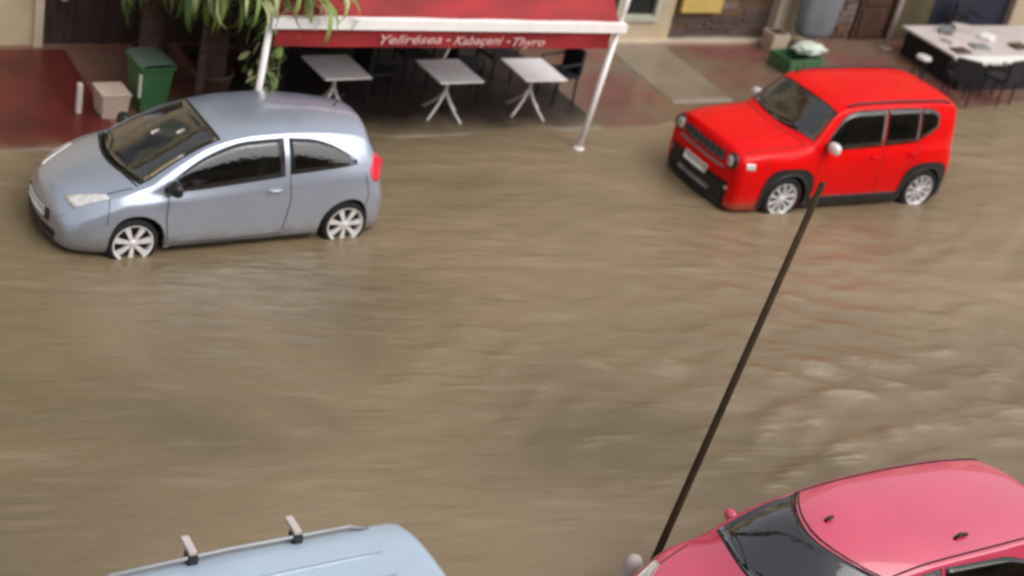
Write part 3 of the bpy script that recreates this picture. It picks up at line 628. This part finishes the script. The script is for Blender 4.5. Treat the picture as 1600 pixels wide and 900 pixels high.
def silver_extra(root, c, fn):
    windscreen(c, 'rear_window', -3.06, -2.90, .56, .50, 'glass', root, bow=-.02, rim=False)
    for sg in (1, -1): c.panel('headlight', lambda u, v: c.top(.30+.40*u, sg*c.sec(.30+.40*u)[3]*(.99-(.10+.22*u)*v)), np.linspace(0, 1, 10), np.linspace(0, 1, 5), .006, 'lamp', root)
    c.panel('grille', lambda u, v: c.front(u*.34, .40+v*.13), np.linspace(-1, 1, 8), np.linspace(0, 1, 4), .012, 'blk', root)
    c.panel('bumper_grille', lambda u, v: c.front(u*.45, .24+v*.09), np.linspace(-1, 1, 8), np.linspace(0, 1, 4), .010, 'blk', root)
    c.panel('number_plate', lambda u, v: c.front(u*.26, .42+v*.11), np.linspace(-1, 1, 8), np.linspace(0, 1, 3), .02, 'plate', root)
    c.panel('bonnet_seam', lambda u, v: c.top(.06+.02*v-.12*u*u, u*.66), np.linspace(-1, 1, 14), (0, 1), .003, 'seam', root)
    for sg in (1, -1):
        c.panel('bonnet_seam', lambda u, v: c.top(.0+.62*u, sg*(.66-.10*u+.010*v)), np.linspace(0, 1, 14), (0, 1), .003, 'seam', root)
    for u, v0 in ((-.12, .50), (.27, .70)):   # two small pale spots on the glass
        c.panel('pale_spot', lambda a, b: fn(u+.09*a, v0+.09*b), np.linspace(0, 1, 3), np.linspace(0, 1, 3), .009, 'linen', root)
    MB().tube([c.top(-2.6, 0), (-2.72, 0, 1.60)], .006, 6).build('antenna', 'blk', root)
hatch('silver_hatchback', (4.986, 14.693, 0), 3.170, 'silver', KS, 'silver three door hatchback standing in flood water at the left', extras=silver_extra)

# --- bright red boxy SUV
KR = dict(dz=.16, xf=.93, xr=-3.16, z0=.17, zm=.72, kf=.13, kr=.06, wb=2.61, hz=.34, ra=.40, rw=.345, rr=.235, sp=(10, .010, .017), rc=.10, pt=4.0, gb=.012, flare=.02,
    zc=[(.93, .99), (.85, 1.035), (.5, 1.08), (0, 1.12), (-.20, 1.14), (-.5, 1.41), (-.70, 1.575), (-1.0, 1.64), (-1.5, 1.672), (-2.2, 1.68), (-2.8, 1.665), (-3.0, 1.64), (-3.06, 1.50), (-3.12, 1.15), (-3.16, 1.02)],
    ze=[(.93, .93), (.5, .995), (0, 1.03), (-.30, 1.07), (-.38, 1.13), (-.55, 1.32), (-.74, 1.515), (-.95, 1.59), (-1.4, 1.625), (-2.4, 1.63), (-2.9, 1.61), (-3.02, 1.56), (-3.08, 1.30), (-3.12, 1.12), (-3.16, .98)],
    ye=[(.93, .72), (.5, .76), (0, .775), (-.34, .76), (-.55, .71), (-.74, .65), (-1.4, .64), (-2.4, .64), (-2.9, .625), (-3.05, .66), (-3.16, .70)],
    zb=[(.93, .91), (.5, .975), (0, 1.01), (-.3, 1.03), (-1.3, 1.045), (-1.9, 1.075), (-2.3, 1.10), (-2.9, 1.12), (-3.16, .95)],
    yb=[(.93, .75), (.5, .79), (0, .80), (-1, .805), (-2.3, .80), (-2.9, .775), (-3.16, .73)],
    ym=[(.93, .83), (.5, .862), (0, .87), (-1, .868), (-2.3, .87), (-2.9, .86), (-3.16, .82)],
    side_windows=[([(-.56, 1.085), (-.9, 1.06), (-1.3, 1.07), (-1.62, 1.085)], [(-.56, 1.10), (-.70, 1.30), (-.90, 1.50), (-1.1, 1.55), (-1.62, 1.565)]),
                  ([(-1.68, 1.09), (-2.0, 1.105), (-2.28, 1.13)], [(-1.68, 1.565), (-2.0, 1.57), (-2.28, 1.565)]),
                  ([(-2.33, 1.15), (-2.45, 1.20), (-2.66, 1.33)], [(-2.33, 1.56), (-2.5, 1.55), (-2.66, 1.46)])],
    seams=[[(-.50, .42), (-.46, .7), (-.50, 1.04)], [(-1.65, 1.07), (-1.66, .7), (-1.66, .38)], [(-2.30, 1.12), (-2.32, .95), (-2.20, .80), (-2.12, .70)], [(.44, .98), (.46, .84), (.50, .80)]],
    handles=[(-1.50, .93), (-2.22, .96)], mm='rim', mirror=(-.62, 1.06), ws=(-.37, -.72, .70, .62, .13), wsm='glass_l',
    side_extra=[('sill_cladding', [(-.40, .18), (-2.20, .18)], [(-.40, .355), (-2.20, .355)], 'blk')])
def red_extra(root, c, fn):
    for sg in (1, -1):
        c.arch('arch_trim', 0, .385, .475, 'blk', root, sg, sq=3.2); c.arch('arch_trim', -2.61, .385, .475, 'blk', root, sg, sq=3.2)
        MB().tube([(-.90, sg*.60, 1.59), (-1.05, sg*.605, 1.645), (-1.8, sg*.61, 1.672), (-2.75, sg*.605, 1.662), (-2.88, sg*.60, 1.62)], .016, 8).build('roof_rail', 'blk', root, True)
        # round headlamp, turn lamp, fog lamp, tail lamp
        y, z = sg*.60, .845; x = c.front(y, z)[0]
        h = MB().lathe([(.0, .03), (.06, .026), (.085, .012), (.092, -.04)], 24).build('headlight', 'lamp', root, True); h.location = (x, y, z); h.rotation_euler = (0, R(90), -sg*.16)
        b = MB().lathe([(.093, .012), (.112, .016), (.118, -.05)], 24).build('headlight_bezel', 'blk', h, True)
        MB().lathe([(0, .034), (.03, .033), (.034, .02)], 12).build('headlight_lens', 'chrome', h, True)
        f = MB().lathe([(0, .02), (.04, .016), (.05, -.03)], 16).build('fog_light', 'lamp', root, True); f.location = (c.front(sg*.62, .46)[0]-.005, sg*.62, .46); f.rotation_euler = (0, R(90), -sg*.2)
        c.sidepanel('turn_signal', [(.70, .80), (.84, .80)], [(.70, .88), (.84, .88)], 'lamp', root, sg, .010)
        c.sidepanel('tail_light', [(-3.02, .93), (-3.13, .93)], [(-3.02, 1.12), (-3.12, 1.12)], 'tail', root, sg, .012, nx=5)
    g = c.panel('grille', lambda u, v: c.front(u*.475, .785+v*.14), np.linspace(-1, 1, 12), np.linspace(0, 1, 4), .012, 'blk', root)
    for k in range(7):
        y0 = -.42+k*.14
        c.panel('grille_slot', lambda u, v: c.front(y0+u*.038, .797+v*.115), (-1, -.8, .8, 1), (0, 1), .020, 'gmetal', g); c.panel('grille_recess', lambda u, v: c.front(y0+u*.026, .806+v*.097), (-1, 1), (0, 1), .024, 'seam', g)
    c.panel('bumper_trim', lambda u, v: c.front(u*.66, .18+v*.36), np.linspace(-1, 1, 16), np.linspace(0, 1, 5), .018, 'blk', root)
    c.panel('bumper_stripe', lambda u, v: c.front(u*.52, .70+v*.03), np.linspace(-1, 1, 12), (0, 1), .014, 'gmetal', root)
    c.panel('skid_plate', lambda u, v: c.front(u*.36, .29+v*.06), np.linspace(-1, 1, 8), (0, 1), .028, 'gmetal', root)
    c.panel('number_plate', lambda u, v: c.front(-.03+u*.26, .47+v*.115), np.linspace(-1, 1, 6), (0, 1), .034, 'plate', root)
    windscreen(c, 'rear_window', -3.10, -3.03, .58, .54, 'glass', root, bow=-.01, rim=False)
    c.panel('bonnet_seam', lambda u, v: c.top(-.12+.015*v-.16*u*u, u*.72), np.linspace(-1, 1, 14), (0, 1), .003, 'seam', root)
    for sg in (1, -1): c.panel('bonnet_seam', lambda u, v: c.top(-.25+1.05*u, sg*(.70-.03*u+.010*v)), np.linspace(0, 1, 14), (0, 1), .003, 'seam', root)
    for sg in (1, -1): c.panel('bonnet_crease', lambda u, v: c.top(-.12+.85*u, sg*(.40-.06*u+.02*v)), np.linspace(0, 1, 14), (0, 1), .004, 'red', root)
    MB().tube([(-2.75, 0, 1.67), (-2.95, 0, 1.80)], .005, 6).build('antenna', 'blk', root)
hatch('red_suv', (14.107, 14.548, 0), 3.124, 'red', KR, 'bright red boxy SUV with black wheel arch trim at the right', extras=red_extra)

# --- pink red hatchback in the foreground (its near side lies below the frame)
KP = dict(KS); KP.update(kf=.30, wsm='glass_l', sp=(5, .02, .04), side_windows=[([(-.34, .885), (-.66, .895), (-1.03, .925), (-1.45, .965)], [(-.34, .90), (-.5, 1.04), (-.84, 1.215), (-1.28, 1.335), (-1.45, 1.35)]),
                  ([(-1.52, .975), (-2.1, 1.02), (-2.4, 1.05)], [(-1.52, 1.352), (-2.06, 1.325), (-2.3, 1.26), (-2.4, 1.20)])], seams=KS['seams'][:1]+[[(-1.48, .95), (-1.5, .3)]]+KS['seams'][3:], handles=[(-1.3, .82), (-2.2, .86)])
sx_ = lambda x: x if x > -1 else -1+(x+1)*1.2
for k_ in ('zc', 'ze', 'ye', 'zb', 'yb', 'ym'): KP[k_] = [(sx_(x), y) for x, y in KS[k_]]
KP['ye'] = [(x, y+(.03 if -3.4 < x < -.3 else 0)) for x, y in KP['ye']]; KP['ze'] = [(x, {1.385: 1.40, 1.33: 1.375, 1.27: 1.32}.get(z, z)) for x, z in KP['ze']]
KP['zc'] = [(.82, .60), (.76, .70), (.6, .79), (.3, .885), (.10, .95), (.0, 1.0), (-.35, 1.23), (-.72, 1.41), (-1.2, 1.462)]+[p for p in KP['zc'] if p[0] < -1.5]
KP['xr'] = -3.568; KP['wb'] = 2.72; KP['bt'] = .30; KP['ms'] = .75; KP['mo'] = .06; KP['mirror'] = (-.55, .93)
KP['side_windows'] = [([(sx_(x), z) for x, z in a], [(sx_(x), z) for x, z in b]) for a, b in KP['side_windows']]; KP['seams'] = KP['seams'][:-1]; KP['ws'] = (-.27, -.93, .635, .56, .15)
def pink_extra(root, c, fn):
    windscreen(c, 'rear_window', -3.48, -3.28, .56, .50, 'glass', root, bow=-.02, rim=False)
    for sg in (1, -1):
        c.panel('headlight', lambda u, v: c.top(.34+.36*u, sg*c.sec(.34+.36*u)[3]*(.99-(.10+.22*u)*v)), np.linspace(0, 1, 10), np.linspace(0, 1, 5), .006, 'lamp', root)
        MB().tube([Vector(c.top(x, sg*(c.sec(x)[3]-.035)))+Vector((0, 0, .004)) for x in np.linspace(-.95, -3.2, 24)], .008, 6).build('roof_gutter', 'blk', root)
        c.panel('bonnet_seam', lambda u, v: c.top(.0+.62*u, sg*(.66-.10*u+.010*v)), np.linspace(0, 1, 14), (0, 1), .003, 'seam', root)
    c.panel('roof_seam', lambda u, v: c.top(-.67-.02*v-.30*u*u, u*.57), np.linspace(-1, 1, 10), (0, 1), .003, 'blk', root)
    a = c.top(-.86, -.10); MB().tube([a, (a[0]-.03, a[1], a[2]+.03), (a[0]-.07, a[1], a[2]+.035)], .016, 8).build('antenna_base', 'blk', root, True)
    a = c.top(-1.86, .42); MB().tube([a, (a[0]-.05, a[1], a[2]+.04), (a[0]-.14, a[1], a[2]+.02)], .016, 8).build('roof_fitting', 'blk', root, True)
    c.panel('grille', lambda u, v: c.front(u*.34, .40+v*.13), np.linspace(-1, 1, 8), np.linspace(0, 1, 4), .012, 'blk', root)
hatch('pink_hatchback', (7.66, 6.58, 0), 3.13, 'pink', KP, 'pinkish red hatchback cut off by the lower right corner', extras=pink_extra, dark_mirror=False)

# --- pale blue van in the foreground (roof in view)
KV = dict(dz=.25, xf=.80, xr=-3.45, z0=.25, zm=.8, kf=.22, kr=.02, wb=2.70, hz=.31, ra=.37, rw=.31, rr=.22, sp=(6, .02, .04), rc=.08, pt=5.0, gb=.03, flare=.01,
    zc=[(.80, .80), (.6, .95), (.2, 1.08), (0, 1.14), (-.5, 1.52), (-.95, 1.80), (-1.3, 1.845), (-2.2, 1.865), (-3.0, 1.86), (-3.30, 1.845), (-3.37, 1.80), (-3.41, 1.5), (-3.45, 1.0)],
    ze=[(.80, .76), (.6, .90), (.2, 1.0), (-.1, 1.06), (-.5, 1.40), (-.95, 1.70), (-1.3, 1.77), (-2.2, 1.80), (-3.0, 1.795), (-3.30, 1.77), (-3.38, 1.6), (-3.42, 1.3), (-3.45, .96)],
    ye=[(.80, .60), (.4, .72), (0, .76), (-.5, .74), (-.95, .70), (-1.5, .715), (-3.2, .70), (-3.45, .70)],
    zb=[(.80, .74), (.4, .92), (0, 1.02), (-1, 1.06), (-3.2, 1.08), (-3.45, .94)], yb=[(.80, .66), (.4, .78), (0, .82), (-3.2, .83), (-3.45, .78)], ym=[(.80, .78), (.4, .87), (0, .89), (-3.2, .90), (-3.45, .85)],
    side_windows=[([(-.4, 1.12), (-1.35, 1.12)], [(-.4, 1.16), (-.6, 1.38), (-.95, 1.62), (-1.35, 1.66)]), ([(-1.5, 1.12), (-2.4, 1.12)], [(-1.5, 1.67), (-2.4, 1.67)])],
    seams=[[(-.4, .4), (-.4, 1.1)], [(-1.42, .35), (-1.42, 1.66)], [(-2.5, .5), (-2.5, 1.66)]], handles=[(-1.3, .98), (-1.6, .98)], mirror=(-.5, 1.12), ws=(-.12, -.93, .70, .66, .18), wsm='glass_l')
def van_extra(root, c, fn):
    for sg in (1, -1):
        MB().tube([c.top(-1.1, sg*.66), (-1.2, sg*.66, 1.85), (-2.0, sg*.665, 1.872), (-2.9, sg*.66, 1.865), c.top(-3.05, sg*.66)], .016, 8).build('roof_rail', 'gmetal', root, True)
        for x in (-1.75, -2.50):
            f = MB().box((x-.035, sg*.68-.05, 1.80), (x+.035, sg*.68+.05, 1.884), .01).build('rack_foot', 'blk', root)
            MB().box((x-.028, sg*.72-.11, 1.885), (x+.028, sg*.72+.07, 1.918), .012).build('rack_end', 'linen', f)
        c.sidepanel('tail_light', [(-3.36, .95), (-3.44, .95)], [(-3.36, 1.25), (-3.44, 1.2)], 'tail', root, sg, .01, nx=4)
        MB().tube([Vector(c.top(x, sg*(c.sec(x)[3]-.02)))+Vector((0, 0, .004)) for x in np.linspace(-1.1, -3.25, 24)], .009, 6).build('roof_gutter', 'gmetal', root)
    for y in (-.36, -.12, .12, .36):
        c.panel('roof_rib', lambda u, v: c.top(-1.4-1.6*u, y+.03*v), np.linspace(0, 1, 10), (0, 1), .007, 'paleblue', root)
hatch('pale_blue_van', (1.45, 6.50, 0), 3.155, 'paleblue', KV, 'pale blue van roof with rack feet at the bottom left', extras=van_extra)
for o in bpy.data.objects:
    if o.name == 'pale_blue_van': o['category'] = 'van'

# ------------------------------------------------------------ leaning pole and bollard beside the pink car
PO = empty('leaning_pole', (7.81, 7.74, 0), label='thin dark brown pole leaning up from the flood beside the pink car', category='pole')
MB().tube([(0, 0, 0), (0, 0, .0), (.015, -.01, .25), (.36, -.16, 4.12)], [.040, .040, .036, .028], 14).build('shaft', 'pole', PO, True)
MB().lathe([(.0, .03), (.020, .025), (.028, .0)], 14, c=(.362, -.16, 4.12)).build('cap', 'pole', PO, True)
BO = empty('bollard', (7.47, 7.60, 0), label='pale round topped bollard at the foot of the leaning pole', category='bollard')
MB().lathe([(.085, 0), (.085, .42), (.08, .47), (.06, .51), (.03, .53), (0, .535)], 20).build('post', 'linen', BO, True)

# ------------------------------------------------------------ green bin, beige box, things at the left
BN = empty('wheelie_bin', (6.34, 17.55, pave_z(17.6)), .06, label='green wheelie bin with grey green lid behind the silver car', category='bin')
BN.scale = (.78, .78, .74)
MB().add(*frus(.21, .25, .28, .34, .06, .93)).build('body', 'bin', BN)
MB().box((-.30, -.37, .88), (.30, .36, .93), .012).build('collar', 'bin', BN)
V, F = [], []
for i in range(9):
    x = -.31+.62*i/8
    for j in range(9):
        y = -.39+.78*j/8; V.append((x, y, .935+.10*(1-(x/.31)**4*.8)*(1-abs((y+.05)/.45)**3)))
for i in range(8):
    for j in range(8): F.append((i*9+j, (i+1)*9+j, (i+1)*9+j+1, i*9+j+1))
mesh_obj('lid', V, F, 'binlid', BN, True)
MB().tube([(-.24, .40, .95), (.24, .40, .95)], .018, 8).build('handle', 'binlid', BN)
MB().box((-.305, -.36, .38), (-.272, -.30, .80), .006).build('reflector_strip', 'palem', BN)
for sx in (-1, 1): MB().lathe([(0, -.03), (.09, -.03), (.1, 0), (.09, .03), (0, .03)], 20, 'y').build('wheel', 'rubber', BN).location = (sx*.22, .27, .1)
BX = empty('beige_box', (5.82, 17.42, pave_z(17.4)), .04, label='beige box on the pavement left of the green bin', category='box')
BX.scale = (.8, .8, .82)
MB().add(*frus(.19, .20, .23, .25, .0, .42)).build('body', 'box', BX); MB().box((-.24, -.26, .40), (.24, .26, .43), .008).build('rim', 'box', BX)
box('stand', (-.035, -.035, 0), (.035, .035, .42), 'linen', None, .02, label='small pale block standing left of the beige box', category='block').location = (5.42, 17.45, pave_z(17.5))
st_ = empty('low_wall_lamp', (5.72, 19.36, .95), label='small pale wall lamp on the dark shopfront at the left edge', category='lamp')
MB().lathe([(0, -.05), (.05, -.04), (.06, .03), (.03, .08), (0, .09)], 14).build('lamp_shade', 'palem', st_, True); MB().box((-.02, 0, -.02), (.02, .14, .02)).build('bracket', 'gmetal', st_)

# ------------------------------------------------------------ palms and creeper
def leaf_mesh(name, L, w, droop, m, seed):
    r = random.Random(seed); V = []; F = []; n = 9; az = 0; z = 0; x = 0; a = 1.15
    for i in range(n):
        t = i/(n-1); ww = w*(math.sin(min(1, t*1.6+.12)*math.pi/2))*(1-t**2.2)+.002
        tw = .25*math.sin(t*3+seed)
        V += [(x, -ww*math.cos(tw), z-ww*math.sin(tw)), (x, 0, z-.25*ww), (x, ww*math.cos(tw), z+ww*math.sin(tw))]
        x += L/(n-1)*math.cos(a); z += L/(n-1)*math.sin(a); a -= droop/(n-1)*(1+t)
    for i in range(n-1):
        b = i*3; F += [(b, b+1, b+4, b+3), (b+1, b+2, b+5, b+4)]
    me = bpy.data.meshes.new(name); me.from_pydata(V, [], F); me.update(); me.polygons.foreach_set('use_smooth', [True]*len(F)); me.materials.append(MT[m]); return me
LM = [leaf_mesh('leaf', L, w_, d, m, k) for k, (L, w_, d, m) in enumerate([(1.1, .045, 2.4, 'leaf'), (1.25, .048, 2.7, 'leaf2'), (.95, .04, 2.1, 'leaf3'), (1.35, .05, 3.0, 'leaf'), (1.15, .045, 2.6, 'leaf3'), (.9, .036, 1.8, 'leaf')])]
def palm(x, y, h, label, n, r=.09, lean=(0, 0), pot=True, sc=1.0):
    z0 = pave_z(y); p = empty('palm', (x, y, z0), label=label, category='palm', group='palms beside the awning')
    if pot: MB().lathe([(0, .02), (.20, .02), (.27, .40), (.29, .42), (.29, .46), (.25, .46), (.24, .42)], 24).build('pot', 'pot', p, True); MB().lathe([(.245, .41), (0, .43)], 20).build('soil', 'soil', p)
    pts = [(lean[0]*t*h, lean[1]*t*h, .3+t*(h-.3)) for t in np.linspace(0, 1, 12)]
    MB().tube(pts, [r*(1.15-.3*i/11)*(1+.07*(i % 2)) for i in range(12)], 12).build('trunk', 'bark', p, True)
    for k in range(n):
        lv = bpy.data.objects.new('leaf', LM[random.randrange(6)]); COL.objects.link(lv); lv.parent = p
        t = random.random(); zz = h-.35*(1-t)+.05; lv.location = (lean[0]*h+random.uniform(-.03, .03), lean[1]*h+random.uniform(-.03, .03), zz)
        lv.rotation_euler = (random.uniform(-.3, .3), random.uniform(-.55, .55)+.5*(1-t), random.uniform(0, 6.283)); s_ = sc*random.uniform(.75, 1.2); lv.scale = (s_, s_, s_)
    return p
palm(6.62, 18.35, 1.75, 'left palm rising behind the green bin with drooping leaves', 85, .15)
palm(7.25, 17.7, 2.15, 'middle palm with thick brown trunk right of the green bin', 220, .15, sc=1.2)
palm(6.9, 17.25, 2.3, 'slender palm in front whose long leaves hang over the bin', 130, .05, (.02, -.02), False, 1.25)
palm(8.0, 18.6, 1.9, 'palm furthest back beside the left end of the awning', 70, .09)
CR = empty('creeper', (7.34, 16.2, pave_z(16.2)), label='pale green climbing plant with long leaves beside the left awning post', category='plant')
for k in range(7):
    a = random.uniform(0, 6.28); x, y = .10*math.cos(a), .10*math.sin(a)
    pts = [(x+.06*math.sin(t*5+k), y+.05*math.cos(t*4+k), t*2.5) for t in np.linspace(0, 1, 14)]
    MB().tube(pts, .012, 6).build('stem', 'stem', CR, True)
def small_leaf(m):
    V = []; F = []
    for i, (t, w_) in enumerate([(0, .004), (.3, .03), (.6, .034), (.85, .018), (1, .001)]): V += [(t*.14, -w_, -.02*t*t), (t*.14, 0, .006-.02*t*t), (t*.14, w_, -.02*t*t)]
    for i in range(4): b = i*3; F += [(b, b+1, b+4, b+3), (b+1, b+2, b+5, b+4)]
    me = bpy.data.meshes.new('leaf'); me.from_pydata(V, [], F); me.update(); me.materials.append(MT[m]); return me
for k in range(160):
    lv = bpy.data.objects.new('leaf', LM[random.choice([1, 1, 0, 3, 5])]); COL.objects.link(lv); lv.parent = CR
    lv.location = (random.uniform(-.5, .55), random.uniform(-.35, .3), random.uniform(2.05, 2.75)); lv.rotation_euler = (random.uniform(-.3, .3), random.uniform(-.2, .9), random.uniform(0, 6.28)); s_ = random.uniform(.5, .95); lv.scale = (s_,)*3
SL = [small_leaf('leaf2'), small_leaf('leaf'), small_leaf('leaf3')]
for k in range(230):
    lv = bpy.data.objects.new('leaf', random.choice(SL)); COL.objects.link(lv); lv.parent = CR
    z = random.uniform(.15, 1) if k % 3 == 0 else random.uniform(1.0, 2.6); rr_ = .13 if z < 1.6 else .13+.35*(z-1.6)
    lv.location = (random.gauss(0, rr_*.7), random.gauss(0, rr_*.7), z); lv.rotation_euler = (random.uniform(-.6, .6), random.uniform(.2, 1.4), random.uniform(0, 6.28)); s_ = random.uniform(.8, 1.5); lv.scale = (s_,)*3

# ------------------------------------------------------------ things in front of the stone front
GS = empty('covered_stand', (18.98, 19.0, pave_z(19)), label='grey cloth covered stand between the stone panels', category='stand')
V = []; F = []; NA = 28; hs_ = [(.18, .28), (.30, .33), (.36, .44), (.39, .75), (.42, 1.1), (.43, 1.6), (.42, 1.9), (.30, 2.0), (0.02, 2.02)]
for i, (r_, z) in enumerate(hs_):
    for k in range(NA): a = 2*math.pi*k/NA; q = 1+.05*math.sin(a*7)*(1-i/9); V.append((r_*1.15*q*math.cos(a), r_*.55*q*math.sin(a), z))
for i in range(len(hs_)-1):
    for k in range(NA): F.append((i*NA+k, i*NA+(k+1) % NA, (i+1)*NA+(k+1) % NA, (i+1)*NA+k))
mesh_obj('cloth_cover', V, F, 'greyc', GS, True)
MB().tube([(0, 0, 0), (0, 0, .45)], .03, 10).build('pole', 'gmetal', GS); MB().lathe([(.0, .06), (.22, .05), (.26, 0)], 20).build('base', 'fringe', GS)
CT = empty('green_crate', (18.15, 18.35, pave_z(18.3)), .1, label='green crate with a white bag over it behind the red car roof', category='crate')
c_ = MB(); c_.box((-.42, -.26, 0), (.42, .26, .03)); c_.box((-.42, -.26, .03), (.42, -.23, .27)); c_.box((-.42, .23, .03), (.42, .26, .27)); c_.box((-.42, -.23, .03), (-.39, .23, .27)); c_.box((.39, -.23, .03), (.42, .23, .27)); c_.build('shell', 'crate', CT)
for i in range(5): MB().box((-.40+i*.17, -.275, .04), (-.29+i*.17, -.262, .22)).build('slat', 'crate', CT)
bm = bmesh.new(); bmesh.ops.create_icosphere(bm, subdivisions=4, radius=1)
for v in bm.verts:
    c = v.co; k = 1+.12*math.sin(c.x*6+c.y*4)+.08*math.sin(c.y*9+c.z*5)+.05*math.sin(c.x*17); v.co = Vector((c.x*.34*k, c.y*.20*k, c.z*.10*k))
bm.verts.index_update(); V = [v.co[:] for v in bm.verts]; F = [[v.index for v in f.verts] for f in bm.faces]; bm.free()
bag = mesh_obj('white_bag', V, F, 'bag', None, True, label='crumpled whitish bag lying on the green crate', category='bag'); bag.location = (18.45, 18.42, pave_z(18.3)+.34)
gp = empty('planter', (18.25, 19.1, pave_z(19)), label='pale stone planter block at the foot of the pier', category='planter')
MB().add(*frus(.16, .14, .19, .17, 0, .34)).build('body', 'ledge', gp); MB().box((-.15, -.13, .33), (.15, .13, .345)).build('soil', 'soil', gp)
PP = empty('pale_post', (21.05, 19.12, pave_z(19.1)), label='slim pale post standing by the brown door', category='post'); MB().tube([(0, 0, 0), (0, 0, 2.6)], .048, 12).build('shaft', 'linen', PP, True); MB().box((-.09, -.09, 0), (.09, .09, .015)).build('foot_plate', 'linen', PP)
# long white topped counter at the right
CN = empty('counter', (22.55, 18.1, pave_z(18.1)-.07), label='long black counter with a pale top at the upper right', category='counter')
MB().box((-1.35, -.78, 0), (1.75, .78, .58), .01).build('base', 'wicker', CN)
MB().box((-1.5, -.88, .58), (1.9, -.60, .64), .01).build('front_board', 'white', CN)
MB().box((-1.45, -.59, .59), (1.9, .85, .63), .01).build('counter_top', 'linen', CN)
for i, (x, y, a, h_, m) in enumerate([(-.9, .1, .3, .05, 'linen'), (-.45, -.2, -.2, .04, 'gmetal'), (.15, .2, .5, .07, 'white'), (.6, -.2, .1, .05, 'brown'), (-.65, .5, .8, .09, 'gmetal'), (-1.1, -.35, .0, .03, 'brown'), (-.2, .55, -.4, .12, 'linen')]):
    q = box('tray', (-.18, -.12, 0), (.18, .12, h_), m, None, .01, label=['pale tray leftmost on the counter', 'grey tray near the front of the counter', 'white tray in the middle of the counter', 'brown tray on the right of the counter', 'grey tray near the back left of the counter', 'flat brown tray at the front left corner of the counter', 'tall pale tray at the back of the counter'][i], category='tray', group='trays on the counter')
    q.location = (22.55+x, 18.1+y, pave_z(18.1)+.561); q.rotation_euler = (0, 0, a)
SB = empty('stool', (20.55, 17.72, pave_z(17.7)), label='small stool with pale round seat left of the black counter', category='stool')
MB().lathe([(0, .50), (.12, .50), (.14, .48), (.14, .45), (0, .45)], 20).build('seat', 'palem', SB)
for k in range(3): a = k*2.094; MB().tube([(.15*math.cos(a), .15*math.sin(a), 0), (.08*math.cos(a), .08*math.sin(a), .45)], .014, 8).build('leg', 'wicker', SB)
for i, (x, y, rz, lab) in enumerate([(23.0, 19.1, .1, 'dark chair behind the counter at the right edge'), (20.75, 16.95, 2.5, 'dark wicker chair at the left front corner of the counter'), (21.75, 16.9, 3.3, 'dark wicker chair in front of the pale topped counter')]):
    t = copy_tree(c0); t.location = (x, y, pave_z(y)+.008); t.rotation_euler = (0, 0, rz); setp(t, label=lab, category='chair'); 
    if 'group' in t: del t['group']
